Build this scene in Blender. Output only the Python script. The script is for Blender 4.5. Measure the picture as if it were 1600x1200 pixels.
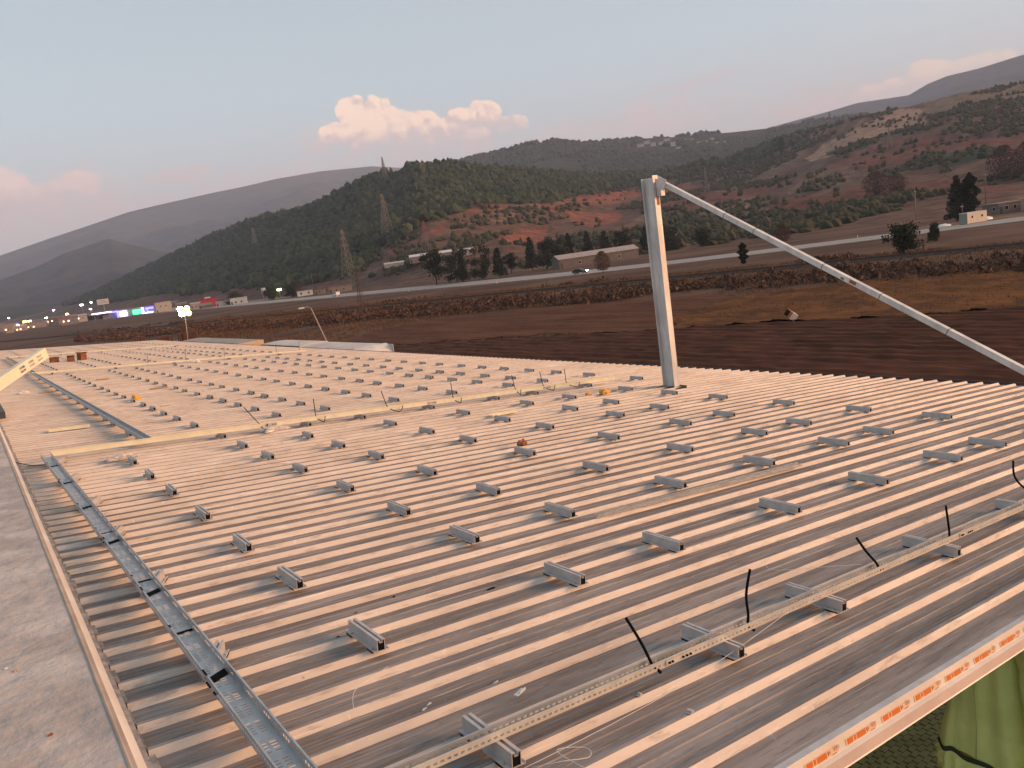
import bpy, bmesh, math, random
import numpy as np
from mathutils import Matrix, Vector

S = bpy.context.scene
for o in list(bpy.data.objects): bpy.data.objects.remove(o)
C = S.collection
R_ = math.radians
random.seed(5); rng = np.random.default_rng(5)

# ------------------------------------------------------------------ camera
CAMZ = 9.0
cam = bpy.data.objects.new('camera', bpy.data.cameras.new('camera')); C.objects.link(cam)
cam.data.sensor_width = 36.0; cam.data.lens = 27.589; cam.data.clip_start = .05; cam.data.clip_end = 40000
_r = Vector((0.80605906, -0.57554468, -0.13790252)); _d = Vector((-0.20701067, -0.05589104, -0.97674089)); _f = Vector((0.55445051, 0.81585814, -0.16419537))
cam.matrix_world = Matrix(((_r.x, -_d.x, -_f.x, 0), (_r.y, -_d.y, -_f.y, 0), (_r.z, -_d.z, -_f.z, CAMZ), (0, 0, 0, 1)))
S.camera = cam

# ------------------------------------------------------------------ sun, exposure
SUN_AZ, SUN_EL = -38.0, 5.5
sun = bpy.data.objects.new('sun', bpy.data.lights.new('sun', 'SUN')); C.objects.link(sun)
sun.data.energy = 5.0; sun.data.color = (1.0, .51, .25); sun.data.angle = R_(38)
sd = Vector((math.cos(R_(SUN_AZ)) * math.cos(R_(SUN_EL)), math.sin(R_(SUN_AZ)) * math.cos(R_(SUN_EL)), math.sin(R_(SUN_EL))))
sun.rotation_euler = sd.to_track_quat('Z', 'Y').to_euler()
S.view_settings.view_transform = 'Standard'; S.view_settings.look = 'None'
S.view_settings.gamma = 1.0; S.view_settings.exposure = 1.25
S.view_settings.use_curve_mapping = False

# ------------------------------------------------------------------ node helper
class NT:
    def __init__(s, nt): s.nt = nt
    def node(s, t, **kw):
        n = s.nt.nodes.new(t)
        for k, v in kw.items(): setattr(n, k, v)
        return n
    def put(s, sock, v):
        if isinstance(v, bpy.types.NodeSocket): s.nt.links.new(v, sock)
        elif isinstance(v, (tuple, list)) and len(v) == 3 and sock.type == 'RGBA': sock.default_value = (*v, 1)
        else: sock.default_value = v
    def m(s, op, a, b=None, c=None, clamp=False):
        n = s.node('ShaderNodeMath', operation=op, use_clamp=clamp)
        for i, v in enumerate((a, b, c)):
            if v is not None: s.put(n.inputs[i], v)
        return n.outputs[0]
    def vm(s, op, a, b=None):
        n = s.node('ShaderNodeVectorMath', operation=op); s.put(n.inputs[0], a)
        if b is not None: s.put(n.inputs[1], b)
        return n.outputs[0]
    def mix(s, f, a, b, blend='MIX'):
        n = s.node('ShaderNodeMix', data_type='RGBA', blend_type=blend, clamp_factor=True)
        s.put(n.inputs[0], f); s.put(n.inputs[6], a); s.put(n.inputs[7], b); return n.outputs[2]
    def sstep(s, v, lo, hi, a=0.0, b=1.0):
        n = s.node('ShaderNodeMapRange', interpolation_type='SMOOTHSTEP')
        s.put(n.inputs[0], v); n.inputs[1].default_value = lo; n.inputs[2].default_value = hi
        n.inputs[3].default_value = a; n.inputs[4].default_value = b; return n.outputs[0]
    def noise(s, vec, scale, detail=4, rough=.55, dist=0.0):
        n = s.node('ShaderNodeTexNoise'); s.put(n.inputs['Vector'], vec)
        n.inputs['Scale'].default_value = scale; n.inputs['Detail'].default_value = detail
        n.inputs['Roughness'].default_value = rough; n.inputs['Distortion'].default_value = dist
        return n.outputs[0]

# ------------------------------------------------------------------ sky
W = bpy.data.worlds.new('World'); S.world = W; W.use_nodes = True
w = NT(W.node_tree); W.node_tree.nodes.clear()
STR = 0.078
sky = w.node('ShaderNodeTexSky', sky_type='NISHITA', sun_disc=False)
sky.sun_elevation = R_(SUN_EL); sky.sun_rotation = R_(90 - SUN_AZ); sky.altitude = 100
sky.air_density = 1.0; sky.dust_density = 2.2; sky.ozone_density = 1.0
dirv = w.node('ShaderNodeTexCoord').outputs['Generated']
sx = w.node('ShaderNodeSeparateXYZ'); w.put(sx.inputs[0], dirv)
el = w.m('MULTIPLY', w.m('ARCSINE', sx.outputs[2]), 57.2958)
az = w.m('MULTIPLY', w.m('ARCTAN2', sx.outputs[1], sx.outputs[0]), 57.2958)
def K(c): return tuple(v / 0.10 for v in c)
base = sky.outputs[0]
# a thin high veil, even all round the sky, thicker towards the horizon
veil = w.sstep(el, -2, 26, .78, .50)
vcol = w.mix(w.sstep(el, 2, 13), K((.405, .345, .345)), K((.425, .495, .545)))
base = w.mix(veil, base, vcol)
n2 = w.noise(dirv, 9, 2, .5)
shift = w.vm('ADD', dirv, (.004, -.002, .007))
def billow(vec):
    f = lambda sc, dt: w.m('ABSOLUTE', w.m('MULTIPLY', w.m('SUBTRACT', w.noise(vec, sc, dt, .5), .5), 2.0))
    return w.m('ADD', f(30, 0), w.m('ADD', w.m('MULTIPLY', f(62, 0), .55), w.m('MULTIPLY', f(140, 1), .34)))
bd = billow(dirv); bds = billow(shift)
nn = w.m('ADD', w.m('MULTIPLY', w.m('SUBTRACT', bd, .42), 1.5), w.m('MULTIPLY', w.m('SUBTRACT', n2, .5), .8))
def blob(a0, e0, sa, se, up=1.0):
    da = w.m('DIVIDE', w.m('SUBTRACT', az, a0), sa); de = w.m('DIVIDE', w.m('SUBTRACT', el, e0), se)
    return w.m('SUBTRACT', 1.0, w.m('ADD', w.m('MULTIPLY', da, da), w.m('MULTIPLY', de, de)))
def union(bl):
    r = bl[0]
    for b in bl[1:]: r = w.m('MAXIMUM', r, b)
    return r
def cloud(base, blobs, edge, nk, lit, shade, e_lo, e_hi, op=1.0, relief=5.0):
    d = w.m('ADD', union([blob(*b) for b in blobs]), w.m('MULTIPLY', nn, nk))
    a = w.m('MULTIPLY', w.sstep(d, 0.0, edge), op)
    a = w.m('MULTIPLY', a, w.sstep(el, e_lo - 1.6, e_lo + 1.0))
    t = w.m('ADD', w.sstep(el, e_lo, e_hi), w.m('MULTIPLY', w.m('SUBTRACT', bd, bds), relief*.28), clamp=True)
    return w.mix(a, base, w.mix(t, K(shade), K(lit)))
PINK, PALE = (.405, .315, .31), (.42, .34, .335)
base = cloud(base, [(60.6, 8.6, 8.0, 2.2), (66.5, 9.2, 2.6, 1.5), (71, 6.0, 8, 2.6), (84, 6.3, 9, 2.6), (31, 6.4, 7, 1.6), (45, 7.4, 9, 1.5), (98, 6, 9, 2.5), (12, 6.5, 9, 2), (120, 6, 12, 2.4), (-10, 6.5, 10, 2.2)], 1.2, .8, PALE, PINK, 4.2, 9, .8, .6)
base = cloud(base, [(62.6, 10.0, 2.6, 1.6), (64.0, 10.8, 1.3, 1.1), (60.4, 9.5, 2.6, 1.1), (65.6, 9.6, 1.2, .8), (56.2, 9.2, 2.4, 1.0), (55.2, 9.7, 1.4, .8), (53.4, 8.7, 1.4, .6), (58.4, 8.9, 2.4, .8)], .22, .66, (.70, .50, .385), (.45, .345, .33), 8.7, 10.0, .95, 7.0)
base = cloud(base, [(86.6, 7.6, 2.8, 1.9), (84.6, 7.2, 2.4, 1.2), (81.8, 7.9, 1.3, .75), (97, 7.4, 4, 1.6)], .5, .7, (.58, .41, .36), (.40, .315, .31), 6.6, 8.6, .85, 3.0)
base = cloud(base, [(76.2, 7.9, 2.7, .62), (74.8, 8.1, 1.4, .5)], .7, .6, (.43, .335, .325), (.38, .31, .31), 7.0, 8.4, .75, 2.0)
base = cloud(base, [(26.2, 7.15, 2.3, .75), (24.0, 7.2, 2.0, .6), (28.6, 6.5, 2.6, .8), (12, 7.4, 5, 1.3)], .45, .65, (.57, .43, .345), (.42, .345, .33), 6.4, 7.6, .85, 3.0)
base = cloud(base, [(40.8, 9.3, 3.6, .42), (38.6, 9.75, 2.4, .3)], 1.0, .5, (.385, .33, .335), (.37, .32, .325), 8.5, 10, .6, 1.0)
bg = w.node('ShaderNodeBackground'); w.put(bg.inputs[0], base); bg.inputs[1].default_value = STR
w.put(w.node('ShaderNodeOutputWorld').inputs[0], bg.outputs[0])
S.cycles.volume_bounces = 1; S.cycles.max_bounces = 6

# ------------------------------------------------------------------ mesh helpers
class MB:
    """collects quads, boxes, tubes; build() links them as one mesh object"""
    def __init__(s): s.v = []; s.f = []; s.mi = []; s.sm = []
    def poly(s, pts, mi=0, sm=False):
        i = len(s.v); s.v += [tuple(p) for p in pts]; s.f.append(list(range(i, i + len(pts)))); s.mi.append(mi); s.sm.append(sm)
    def box(s, x0, x1, y0, y1, z0, z1, mi=0, M=None):
        i = len(s.v); P = [(x, y, z) for z in (z0, z1) for y in (y0, y1) for x in (x0, x1)]
        if M is not None: P = [tuple(M @ Vector(p)) for p in P]
        s.v += P
        for f in ((0, 2, 3, 1), (4, 5, 7, 6), (0, 1, 5, 4), (2, 6, 7, 3), (0, 4, 6, 2), (1, 3, 7, 5)):
            s.f.append([i + k for k in f]); s.mi.append(mi); s.sm.append(False)
    def cyl(s, p0, p1, r0, r1=None, n=8, mi=0, cap=True, sm=True):
        r1 = r0 if r1 is None else r1; p0, p1 = Vector(p0), Vector(p1); d = (p1 - p0).normalized()
        a = d.orthogonal().normalized(); b = d.cross(a); i = len(s.v)
        for p, r in ((p0, r0), (p1, r1)):
            for k in range(n):
                t = 2 * math.pi * k / n; s.v.append(tuple(p + r * (math.cos(t) * a + math.sin(t) * b)))
        for k in range(n):
            s.f.append([i + k, i + (k + 1) % n, i + n + (k + 1) % n, i + n + k]); s.mi.append(mi); s.sm.append(sm)
        if cap:
            s.f.append([i + k for k in range(n)][::-1]); s.f.append([i + n + k for k in range(n)]); s.mi += [mi, mi]; s.sm += [False, False]
    def tube(s, pts, r, n=8, mi=0):
        pts = [Vector(p) for p in pts]; i = len(s.v); a = None
        for k, p in enumerate(pts):
            d = (pts[min(k + 1, len(pts) - 1)] - pts[max(k - 1, 0)]).normalized()
            a = d.orthogonal().normalized() if a is None else (a - d * a.dot(d)).normalized(); b = d.cross(a)
            for j in range(n):
                t = 2 * math.pi * j / n; s.v.append(tuple(p + r * (math.cos(t) * a + math.sin(t) * b)))
        for k in range(len(pts) - 1):
            for j in range(n):
                s.f.append([i + k * n + j, i + k * n + (j + 1) % n, i + (k + 1) * n + (j + 1) % n, i + (k + 1) * n + j]); s.mi.append(mi); s.sm.append(True)
        s.f.append([i + j for j in range(n)][::-1]); s.f.append([i + (len(pts) - 1) * n + j for j in range(n)]); s.mi += [mi, mi]; s.sm += [False, False]
    def prism(s, prof, y0, y1, mi=0, axis='y', closed=True, cap=True):
        """profile of (a, z) pairs swept along an axis"""
        i = len(s.v); n = len(prof)
        for y in (y0, y1):
            for (a, z) in prof: s.v.append((a, y, z) if axis == 'y' else (y, a, z))
        for k in range(n if closed else n - 1):
            q = (k + 1) % n; s.f.append([i + k, i + q, i + n + q, i + n + k]); s.mi.append(mi); s.sm.append(False)
        if closed and cap:
            s.f.append([i + k for k in range(n)][::-1]); s.f.append([i + n + k for k in range(n)]); s.mi += [mi, mi]; s.sm += [False, False]
    def mesh(s, name, mats):
        me = bpy.data.meshes.new(name); me.from_pydata(s.v, [], s.f)
        for m_ in (mats if isinstance(mats, (list, tuple)) else [mats]): me.materials.append(m_)
        me.polygons.foreach_set('material_index', s.mi); me.polygons.foreach_set('use_smooth', s.sm); me.update(); return me
    def build(s, name, mats, parent=None):
        return link(name, s.mesh(name, mats), parent)
def link(name, me, parent=None):
    o = bpy.data.objects.new(name, me); C.objects.link(o)
    if parent: o.parent = parent
    return o
def np_obj(name, V, F, mat, parent=None, smooth=False, attr=None):
    """big mesh from numpy arrays: V (n,3), F (m,k)"""
    me = bpy.data.meshes.new(name); k = F.shape[1]
    me.vertices.add(len(V)); me.vertices.foreach_set('co', np.ascontiguousarray(V, np.float32).ravel())
    me.loops.add(F.size); me.loops.foreach_set('vertex_index', np.ascontiguousarray(F, np.int32).ravel())
    me.polygons.add(len(F)); me.polygons.foreach_set('loop_start', np.arange(0, F.size, k, dtype=np.int32))
    me.polygons.foreach_set('use_smooth', np.full(len(F), smooth, dtype=bool))
    me.materials.append(mat); me.update(calc_edges=True)
    if attr is not None:
        a = me.color_attributes.new('land', 'FLOAT_COLOR', 'POINT')
        a.data.foreach_set('color', np.ascontiguousarray(np.c_[attr, np.ones(len(attr))], np.float32).ravel())
    return link(name, me, parent)
def tag(o, label=None, cat=None, group=None, kind=None):
    if label: o['label'] = label
    if cat: o['category'] = cat
    if group: o['group'] = group
    if kind: o['kind'] = kind
    return o
def empty(name, M=None, loc=None, rz=0):
    o = bpy.data.objects.new(name, None); C.objects.link(o); o.empty_display_size = .1
    if M is not None: o.matrix_world = M
    if loc is not None: o.location = loc; o.rotation_euler = (0, 0, rz)
    return o
def copy_tree(o, parent=None):
    c = o.copy(); C.objects.link(c); c.parent = parent
    for ch in [x for x in bpy.data.objects if x.parent == o]: copy_tree(ch, c)
    return c
ORD = ['zeroth', 'first', 'second', 'third', 'fourth', 'fifth', 'sixth', 'seventh', 'eighth', 'ninth', 'tenth', 'eleventh', 'twelfth', 'thirteenth', 'fourteenth', 'fifteenth', 'sixteenth', 'seventeenth', 'eighteenth', 'nineteenth', 'twentieth']

# ------------------------------------------------------------------ materials
def mat(name, col, rough=.7, col2=None, nscale=4.0, lo=.35, hi=.65, metal=0.0, bump=0.0, bscale=None, space='pos', stretch=None, spec=.5, detail=5, emit=None, island=None):
    m = bpy.data.materials.new(name); m.use_nodes = True; t = NT(m.node_tree); m.node_tree.nodes.clear()
    b = t.node('ShaderNodeBsdfPrincipled'); b.inputs['Roughness'].default_value = rough; b.inputs['Metallic'].default_value = metal
    b.inputs['Specular IOR Level'].default_value = spec
    vec = t.node('ShaderNodeNewGeometry').outputs['Position'] if space == 'pos' else t.node('ShaderNodeTexCoord').outputs['Object']
    if stretch: vec = t.vm('MULTIPLY', vec, stretch)
    c = col
    if col2: c = t.mix(t.sstep(t.noise(vec, nscale, detail), lo, hi), col, col2)
    if island:
        g = t.node('ShaderNodeNewGeometry')
        c = t.mix(g.outputs['Random Per Island'], c if col2 else col, island)
    t.put(b.inputs['Base Color'], c)
    if bump:
        bn = t.node('ShaderNodeBump'); bn.inputs['Strength'].default_value = 1.0; bn.inputs['Distance'].default_value = bump
        t.put(bn.inputs['Height'], t.noise(vec, bscale or nscale * 3, 5)); t.put(b.inputs['Normal'], bn.outputs[0])
    if emit:
        b.inputs['Emission Color'].default_value = (*emit[0], 1); b.inputs['Emission Strength'].default_value = emit[1]
    t.put(t.node('ShaderNodeOutputMaterial').inputs[0], b.outputs[0])
    return m
def vnoise(x, y, seed=0):
    xi=np.floor(x).astype(np.int64); yi=np.floor(y).astype(np.int64)
    xf=x-xi; yf=y-yi
    def hsh(a,b):
        n=(a*374761393+b*668265263+seed*2147483647)&0xffffffff
        n=((n^(n>>13))*1274126177)&0xffffffff
        return ((n^(n>>16))&0xffff)/65535.0
    u=xf*xf*(3-2*xf); v=yf*yf*(3-2*yf)
    return (hsh(xi,yi)*(1-u)+hsh(xi+1,yi)*u)*(1-v)+(hsh(xi,yi+1)*(1-u)+hsh(xi+1,yi+1)*u)*v
def fbm(x, y, o=4, seed=0):
    s=0*x; a=.5; t=0
    for i in range(o):
        s=s+a*vnoise(x*2**i+17.3*i, y*2**i-9.1*i, seed+i); t+=a; a*=.5
    return s/t
LAYERS={
'MAIN':dict(sky=[(0,4.6),(12.1,5.13),(17.27,5.76),(21.7,5.93),(24.95,6.0),(27.73,5.76),(31.03,5.8),(34.97,5.17),(38.3,4.58),(42.6,4.34),(47.01,4.59),(51.42,5.5),(56.29,6.61),(58.05,7.01),(60.7,7.3),(61.47,6.84),(62.55,7.0),(64.42,6.64),(66.32,5.91),(68.64,5.15),(71.62,4.9),(74.7,4.13),(77.76,3.0),(80.67,1.97),(83.08,1.15),(85.71,.56),(87.82,.3),(91.11,.1),(110,.05)],
  R=[(0,1300),(30,1300),(45,1450),(55,1150),(60,1080),(68,1250),(75,1700),(80,2100),(90,2500),(110,2500)],
  r0=[(0,330),(50,330),(58,330),(62,370),(70,560),(78,860),(90,1400),(110,1400)], p=1.6, amp=16, drop=7.0),
'BACK':dict(sky=[(20,4.5),(26.7,5.1),(31.04,5.64),(34.92,5.81),(38.17,6.02),(41.96,6.33),(44.11,6.59),(46.75,6.71),(48.96,7.0),(50.27,7.33),(52.06,7.46),(53.92,7.2),(56.45,7.02),(58.07,6.84),(62.62,6.4),(69.33,5.2),(80,2)],
  R=[(0,2700),(110,2700)], r0=[(0,1250),(110,1500)], p=1.1, amp=40, drop=8.0),
'FR':dict(sky=[(-5,5.0),(12.12,6.06),(17.25,7.15),(21.67,7.12),(23.92,6.87),(25.59,6.81),(26.64,6.59),(27.71,6.14),(30.63,6.27),(32.16,6.1),(34.92,5.85),(38.2,5.5),(44.68,4.4),(60,3)],
  R=[(0,5200),(110,5200)], r0=[(0,2600),(110,2600)], p=1.2, amp=120, drop=0),
'FL':dict(sky=[(50,4.6),(55.54,5.5),(60.34,6.7),(63.42,7.25),(66.95,7.32),(70.0,7.14),(72.15,6.87),(74.25,6.67),(77.52,6.27),(79.5,5.99),(82.62,5.23),(84.3,4.83),(87.01,4.12),(90.35,3.51),(94.8,3.18),(115,2.6)],
  R=[(0,6500),(110,6500)], r0=[(0,3400),(110,3400)], p=1.2, amp=170, drop=0),
'SP':dict(sky=[(66,-.3),(71.8,-.1),(74.09,1.02),(76.25,2.61),(78.12,3.27),(79.91,3.99),(80.95,4.44),(83.63,3.84),(85.16,3.23),(87.32,2.65),(90.68,1.98),(95.1,1.8),(115,1.2)],
  R=[(0,3800),(110,3800)], r0=[(0,2300),(110,2300)], p=1.25, amp=90, drop=0),
}
def lay_h(name, az, r):
    L=LAYERS[name]; I=lambda k:np.interp(az,[a for a,_ in L[k]],[b for _,b in L[k]])
    R,r0,el=I('R'),I('r0'),I('sky')
    hr=np.maximum(9+R*np.tan(np.radians(el))-L['drop'],0.5)
    t=(r-r0)/(R-r0); tc=np.clip(t,0,1)
    h=hr*tc**L['p']
    x=r*np.cos(np.radians(az)); y=r*np.sin(np.radians(az)); sc=R/9.0
    n=fbm(x/sc,y/sc,5,7)-.5
    h=h+n*2*L['amp']*np.minimum(hr/120.0,1.0)*np.clip(tc*(1-tc)*4,0,1)*np.clip((1-t)*5,0,1)
    h=np.where(t>1, hr*(1-.9*(t-1)), h)
    return np.where(t<0, -1.5+0*h, np.maximum(h,-1.5+0*h))

# ------------------------------------------------------------------ terrain
ZONES = {
'red': [[(483,634),(675,788),(872,869),(660,655),(575,642),(488,610)],[(354,511),(444,558),(363,449),(310,434)],[(506,613),(577,593),(470,480),(472,556)],[(827,813),(868,772),(799,696),(665,635)],[(298,552),(302,534),(340,560),(327,535),(287,513)],[(234,499),(280,564),(273,534),(238,479)],[(461,916),(478,898),(434,831),(426,835)],[(383,606),(489,673),(451,624),(380,587)]],
'quarry': [[(873,582),(947,608),(996,601),(1128,612),(1090,556),(898,449),(908,494),(878,530),(775,502)]],
'redfield': [[(726,460),(789,464),(825,436),(809,378),(748,299),(609,243),(661,309),(654,336),(646,380)],[(483,369),(560,384),(537,285),(499,200),(376,151),(475,260),(477,328)],[(580,547),(728,606),(614,433),(570,422),(508,451)]],
'green': [[(626,354),(685,351),(663,289),(619,260),(606,293)],[(473,454),(503,414),(472,350),(441,370),(420,393)],[(877,555),(879,500),(825,466),(768,479)]],
'dry': [[(1250,640),(1240,560),(1220,480),(1046,416),(997,464),(1063,543)],[(509,438),(548,418),(488,341),(473,378)]]}
ZCOL = {'red': (.195,.070,.042), 'quarry': (.29,.17,.11), 'redfield': (.135,.052,.035), 'green': (.045,.056,.030), 'dry': (.17,.11,.07)}
FOREST_LOW = [(84.3,2158),(81.39,1532),(76.74,1020),(72.61,804),(69.62,642),(67.38,606),(65.08,578),(64.23,642),(63.46,662),(61.62,628),(58.73,668),(56.82,706),(54.48,780),(51.75,832),(50.36,968),(46.73,1142),(43.17,1198),(42.15,1292),(40.09,1222),(38.4,1196),(35.06,1194),(33.81,1276)][::-1]
def forest_low(a): return np.interp(a, [x for x,_ in FOREST_LOW], [y for _,y in FOREST_LOW], left=1e6, right=1e6)
def in_poly(x, y, P):
    r = np.zeros(x.shape, bool); n = len(P)
    for i in range(n):
        (x0,y0),(x1,y1) = P[i], P[(i+1)%n]
        if y0 == y1: continue
        c = ((y0 > y) != (y1 > y)) & (x < (x1-x0)*(y-y0)/(y1-y0)+x0); r ^= c
    return r
def land_mat(name, mult=1.0, bump=.6, s=.05):
    m = bpy.data.materials.new(name); m.use_nodes = True; t = NT(m.node_tree); m.node_tree.nodes.clear()
    b = t.node('ShaderNodeBsdfPrincipled'); b.inputs['Roughness'].default_value = .95; b.inputs['Specular IOR Level'].default_value = .1
    a = t.node('ShaderNodeAttribute', attribute_name='land').outputs['Color']; p = t.node('ShaderNodeNewGeometry').outputs['Position']
    n = t.sstep(t.noise(p, s*2, 7, .65), .3, .7, .55, 1.45)
    v = t.node('ShaderNodeVectorMath', operation='SCALE'); t.put(v.inputs[0], a); t.put(v.inputs['Scale'], n); t.put(b.inputs['Base Color'], v.outputs[0])
    bn = t.node('ShaderNodeBump'); bn.inputs['Distance'].default_value = bump; t.put(bn.inputs['Height'], t.noise(p, s*4, 6)); t.put(b.inputs['Normal'], bn.outputs[0])
    t.put(t.node('ShaderNodeOutputMaterial').inputs[0], b.outputs[0]); return m
def make_layer(objname, lay, a0, a1, na, r0, r1, nr, colfn, material):
    A = np.linspace(a0, a1, na); T = np.linspace(0, 1, nr)
    Rr = r0 + (r1-r0)*T**1.25
    AZ, RR = np.meshgrid(A, Rr); Zh = lay_h(lay, AZ, RR)
    X = RR*np.cos(np.radians(AZ)); Y = RR*np.sin(np.radians(AZ))
    V = np.c_[X.ravel(), Y.ravel(), Zh.ravel()]
    i = (np.arange(nr-1)[:,None]*na+np.arange(na-1)[None,:]).ravel()
    F = np.c_[i, i+1, i+na+1, i+na]
    col = colfn(X.ravel(), Y.ravel(), AZ.ravel(), RR.ravel())
    return tag(np_obj(objname, V, F, material, smooth=True, attr=col), kind='structure')
def col_main(x, y, az, r):
    n = fbm(x/90, y/90, 5, 3); n2 = fbm(x/260, y/260, 3, 11); st = fbm(x/400+y/900, y/28-x/60, 3, 21)
    c = np.outer(1-n, (.125,.064,.043)) + np.outer(n, (.078,.050,.034))
    k = np.clip((n2-.5)*5, 0, 1)[:,None]*.75; c = c*(1-k)+np.array((.140,.054,.036))*k
    k = np.clip((st-.56)*8, 0, 1)[:,None]*.6; c = c*(1-k)+np.array((.185,.112,.075))*k
    for z, P in ZONES.items():
        for q in P:
            jx = x+(n-.5)*45; jy = y+(n2-.5)*45
            c[in_poly(jx, jy, q)] = ZCOL[z]
    f = np.clip((r-forest_low(az)+(n-.5)*90)/40, 0, 1)[:,None]; c = c*(1-f)+np.array((.030,.032,.020))*f
    return c
def col_far(c0, c1, s):
    def fn(x, y, az, r):
        n = fbm(x/s, y/s, 5, 5)[:,None]; return np.array(c0)*(1-n)+np.array(c1)*n
    return fn
LM = land_mat('hill_soil'); LMF = land_mat('far_hill_soil', s=.006, bump=6)
make_layer('hillside', 'MAIN', 2, 100, 900, 320, 3000, 260, col_main, LM)
make_layer('forested_ridge', 'BACK', 18, 80, 420, 1250, 3600, 90, col_far((.022,.026,.018), (.040,.036,.025), 120), LMF)
make_layer('mountain', 'FR', -5, 60, 360, 2600, 7000, 80, col_far((.022,.025,.023), (.042,.038,.033), 300), LMF)
make_layer('mountain', 'FL', 48, 115, 420, 3400, 8000, 80, col_far((.016,.022,.022), (.075,.072,.062), 300), LMF)
make_layer('mountain_spur', 'SP', 66, 115, 360, 2300, 5000, 80, col_far((.016,.021,.018), (.065,.058,.048), 160), LMF)

# ------------------------------------------------------------------ valley floor
m_ground = mat('valley_soil', (.072,.040,.027), .95, (.135,.077,.050), .035, bump=.25, bscale=.5, spec=.1, detail=9)
gx = np.linspace(-8000, 8000, 201); GX, GY = np.meshgrid(gx, gx); gi = (np.arange(200)[:,None]*201+np.arange(200)[None,:]).ravel()
tag(np_obj('ground', np.c_[GX.ravel(), GY.ravel(), 0*GX.ravel()], np.c_[gi, gi+1, gi+202, gi+201], m_ground), kind='structure')

def strip(name, pts, wid, z, material, n=60, wob=0.0):
    """a ribbon along a polyline of (x, y), with slightly wandering edges"""
    P = np.array(pts, float); d = np.r_[0, np.cumsum(np.hypot(*np.diff(P, axis=0).T))]; s = np.linspace(0, d[-1], n)
    x = np.interp(s, d, P[:,0]); y = np.interp(s, d, P[:,1])
    for _ in range(6): x[1:-1] = (x[:-2]+2*x[1:-1]+x[2:])/4; y[1:-1] = (y[:-2]+2*y[1:-1]+y[2:])/4
    tx, ty = np.gradient(x), np.gradient(y); l = np.hypot(tx, ty); nx, ny = -ty/l, tx/l
    wv = wid/2+wob*(fbm(s/9, s*0, 3, 4)-.5)*2; wu = wid/2+wob*(fbm(s/9, s*0+7, 3, 9)-.5)*2
    V = np.r_[np.c_[x+nx*wv, y+ny*wv, np.full(n, z)], np.c_[x-nx*wu, y-ny*wu, np.full(n, z)]]
    i = np.arange(n-1); return np_obj(name, V, np.c_[i, i+n, i+n+1, i+1], material)
ROAD = [(330,-120),(262,10),(226,62),(196,98),(174,130),(160,160),(154,184),(152,240),(152,290),(152,400),(150,620),(160,1100),(200,2200)]
m_asph = mat('road_asphalt', (.24,.205,.182), .6, (.30,.262,.235), .4, spec=.4, detail=8)
tag(strip('road', ROAD, 23, .11, m_asph, 200), kind='structure')
m_paint = mat('road_paint', (.62,.60,.56), .6)
for off in (-9.8, 9.8):
    P = [(x+off, y) for x, y in ROAD]; tag(strip('road_edge_line', P, .3, .125, m_paint, 200), kind='structure')
m_verge = mat('verge_gravel', (.20,.14,.10), .95, (.11,.07,.05), .3, bump=.05, spec=.1)
tag(strip('gravel_verge', [(x-14, y) for x, y in ROAD], 6, .06, m_verge, 200, 2.0), kind='structure')
tag(strip('gravel_apron', [(250,60),(232,86),(214,112)], 26, .075, m_verge, 60, 2.0), kind='structure')
tag(strip('gravel_lot', [(180,520),(178,760),(182,1250)], 34, .045, mat('lot_gravel', (.26,.19,.15), .95, (.17,.12,.095), .12, spec=.1), 80, 4.0), kind='structure')
# railway: ballast bed, two rails
RAIL = [(190,-227),(122,49),(102,132),(66,278),(16,479),(-60,788)]
m_ballast = mat('track_ballast', (.085,.060,.048), .95, (.05,.035,.028), 1.2, bump=.1, spec=.1)
m_rust = mat('rusty_rail', (.05,.028,.02), .6)
b = MB()
P = np.array(RAIL, float)
for k in range(len(P)-1):
    a_, b_ = Vector((*P[k], 0)), Vector((*P[k+1], 0)); d = (b_-a_).normalized(); nrm = Vector((-d.y, d.x, 0))
    q = [a_+nrm*o+Vector((0,0,z)) for o, z in ((2.0,0),(1.3,.32),(-1.3,.32),(-2.0,0))]; q2 = [p+(b_-a_) for p in q]
    for j in range(3): b.poly([q[j], q[j+1], q2[j+1], q2[j]])
tag(b.build('railway_bed', m_ballast), kind='structure')
for s_ in (-1, 1):
    b = MB()
    for k in range(len(P)-1):
        a_, b_ = Vector((*P[k], .33)), Vector((*P[k+1], .33)); d = (b_-a_).normalized(); nrm = Vector((-d.y, d.x, 0))
        o_ = a_+nrm*.72*s_; e_ = b_+nrm*.72*s_
        for z0, z1, w_ in ((0, .16, .05),):
            u_ = nrm*w_; b.poly([o_-u_, e_-u_, e_-u_+Vector((0,0,z1)), o_-u_+Vector((0,0,z1))]); b.poly([o_-u_+Vector((0,0,z1)), e_-u_+Vector((0,0,z1)), e_+u_+Vector((0,0,z1)), o_+u_+Vector((0,0,z1))]); b.poly([o_+u_, e_+u_, e_+u_+Vector((0,0,z1)), o_+u_+Vector((0,0,z1))])
    tag(b.build('railway_track', m_rust), kind='structure')
tag(strip('dry_grass_verge', [(x+5.5, y) for x, y in RAIL], 4.5, .05, mat('straw_verge', (.17,.098,.062), .95, (.075,.044,.03), .35, bump=.1, spec=.1), 260, 2.2), kind='structure')

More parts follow.
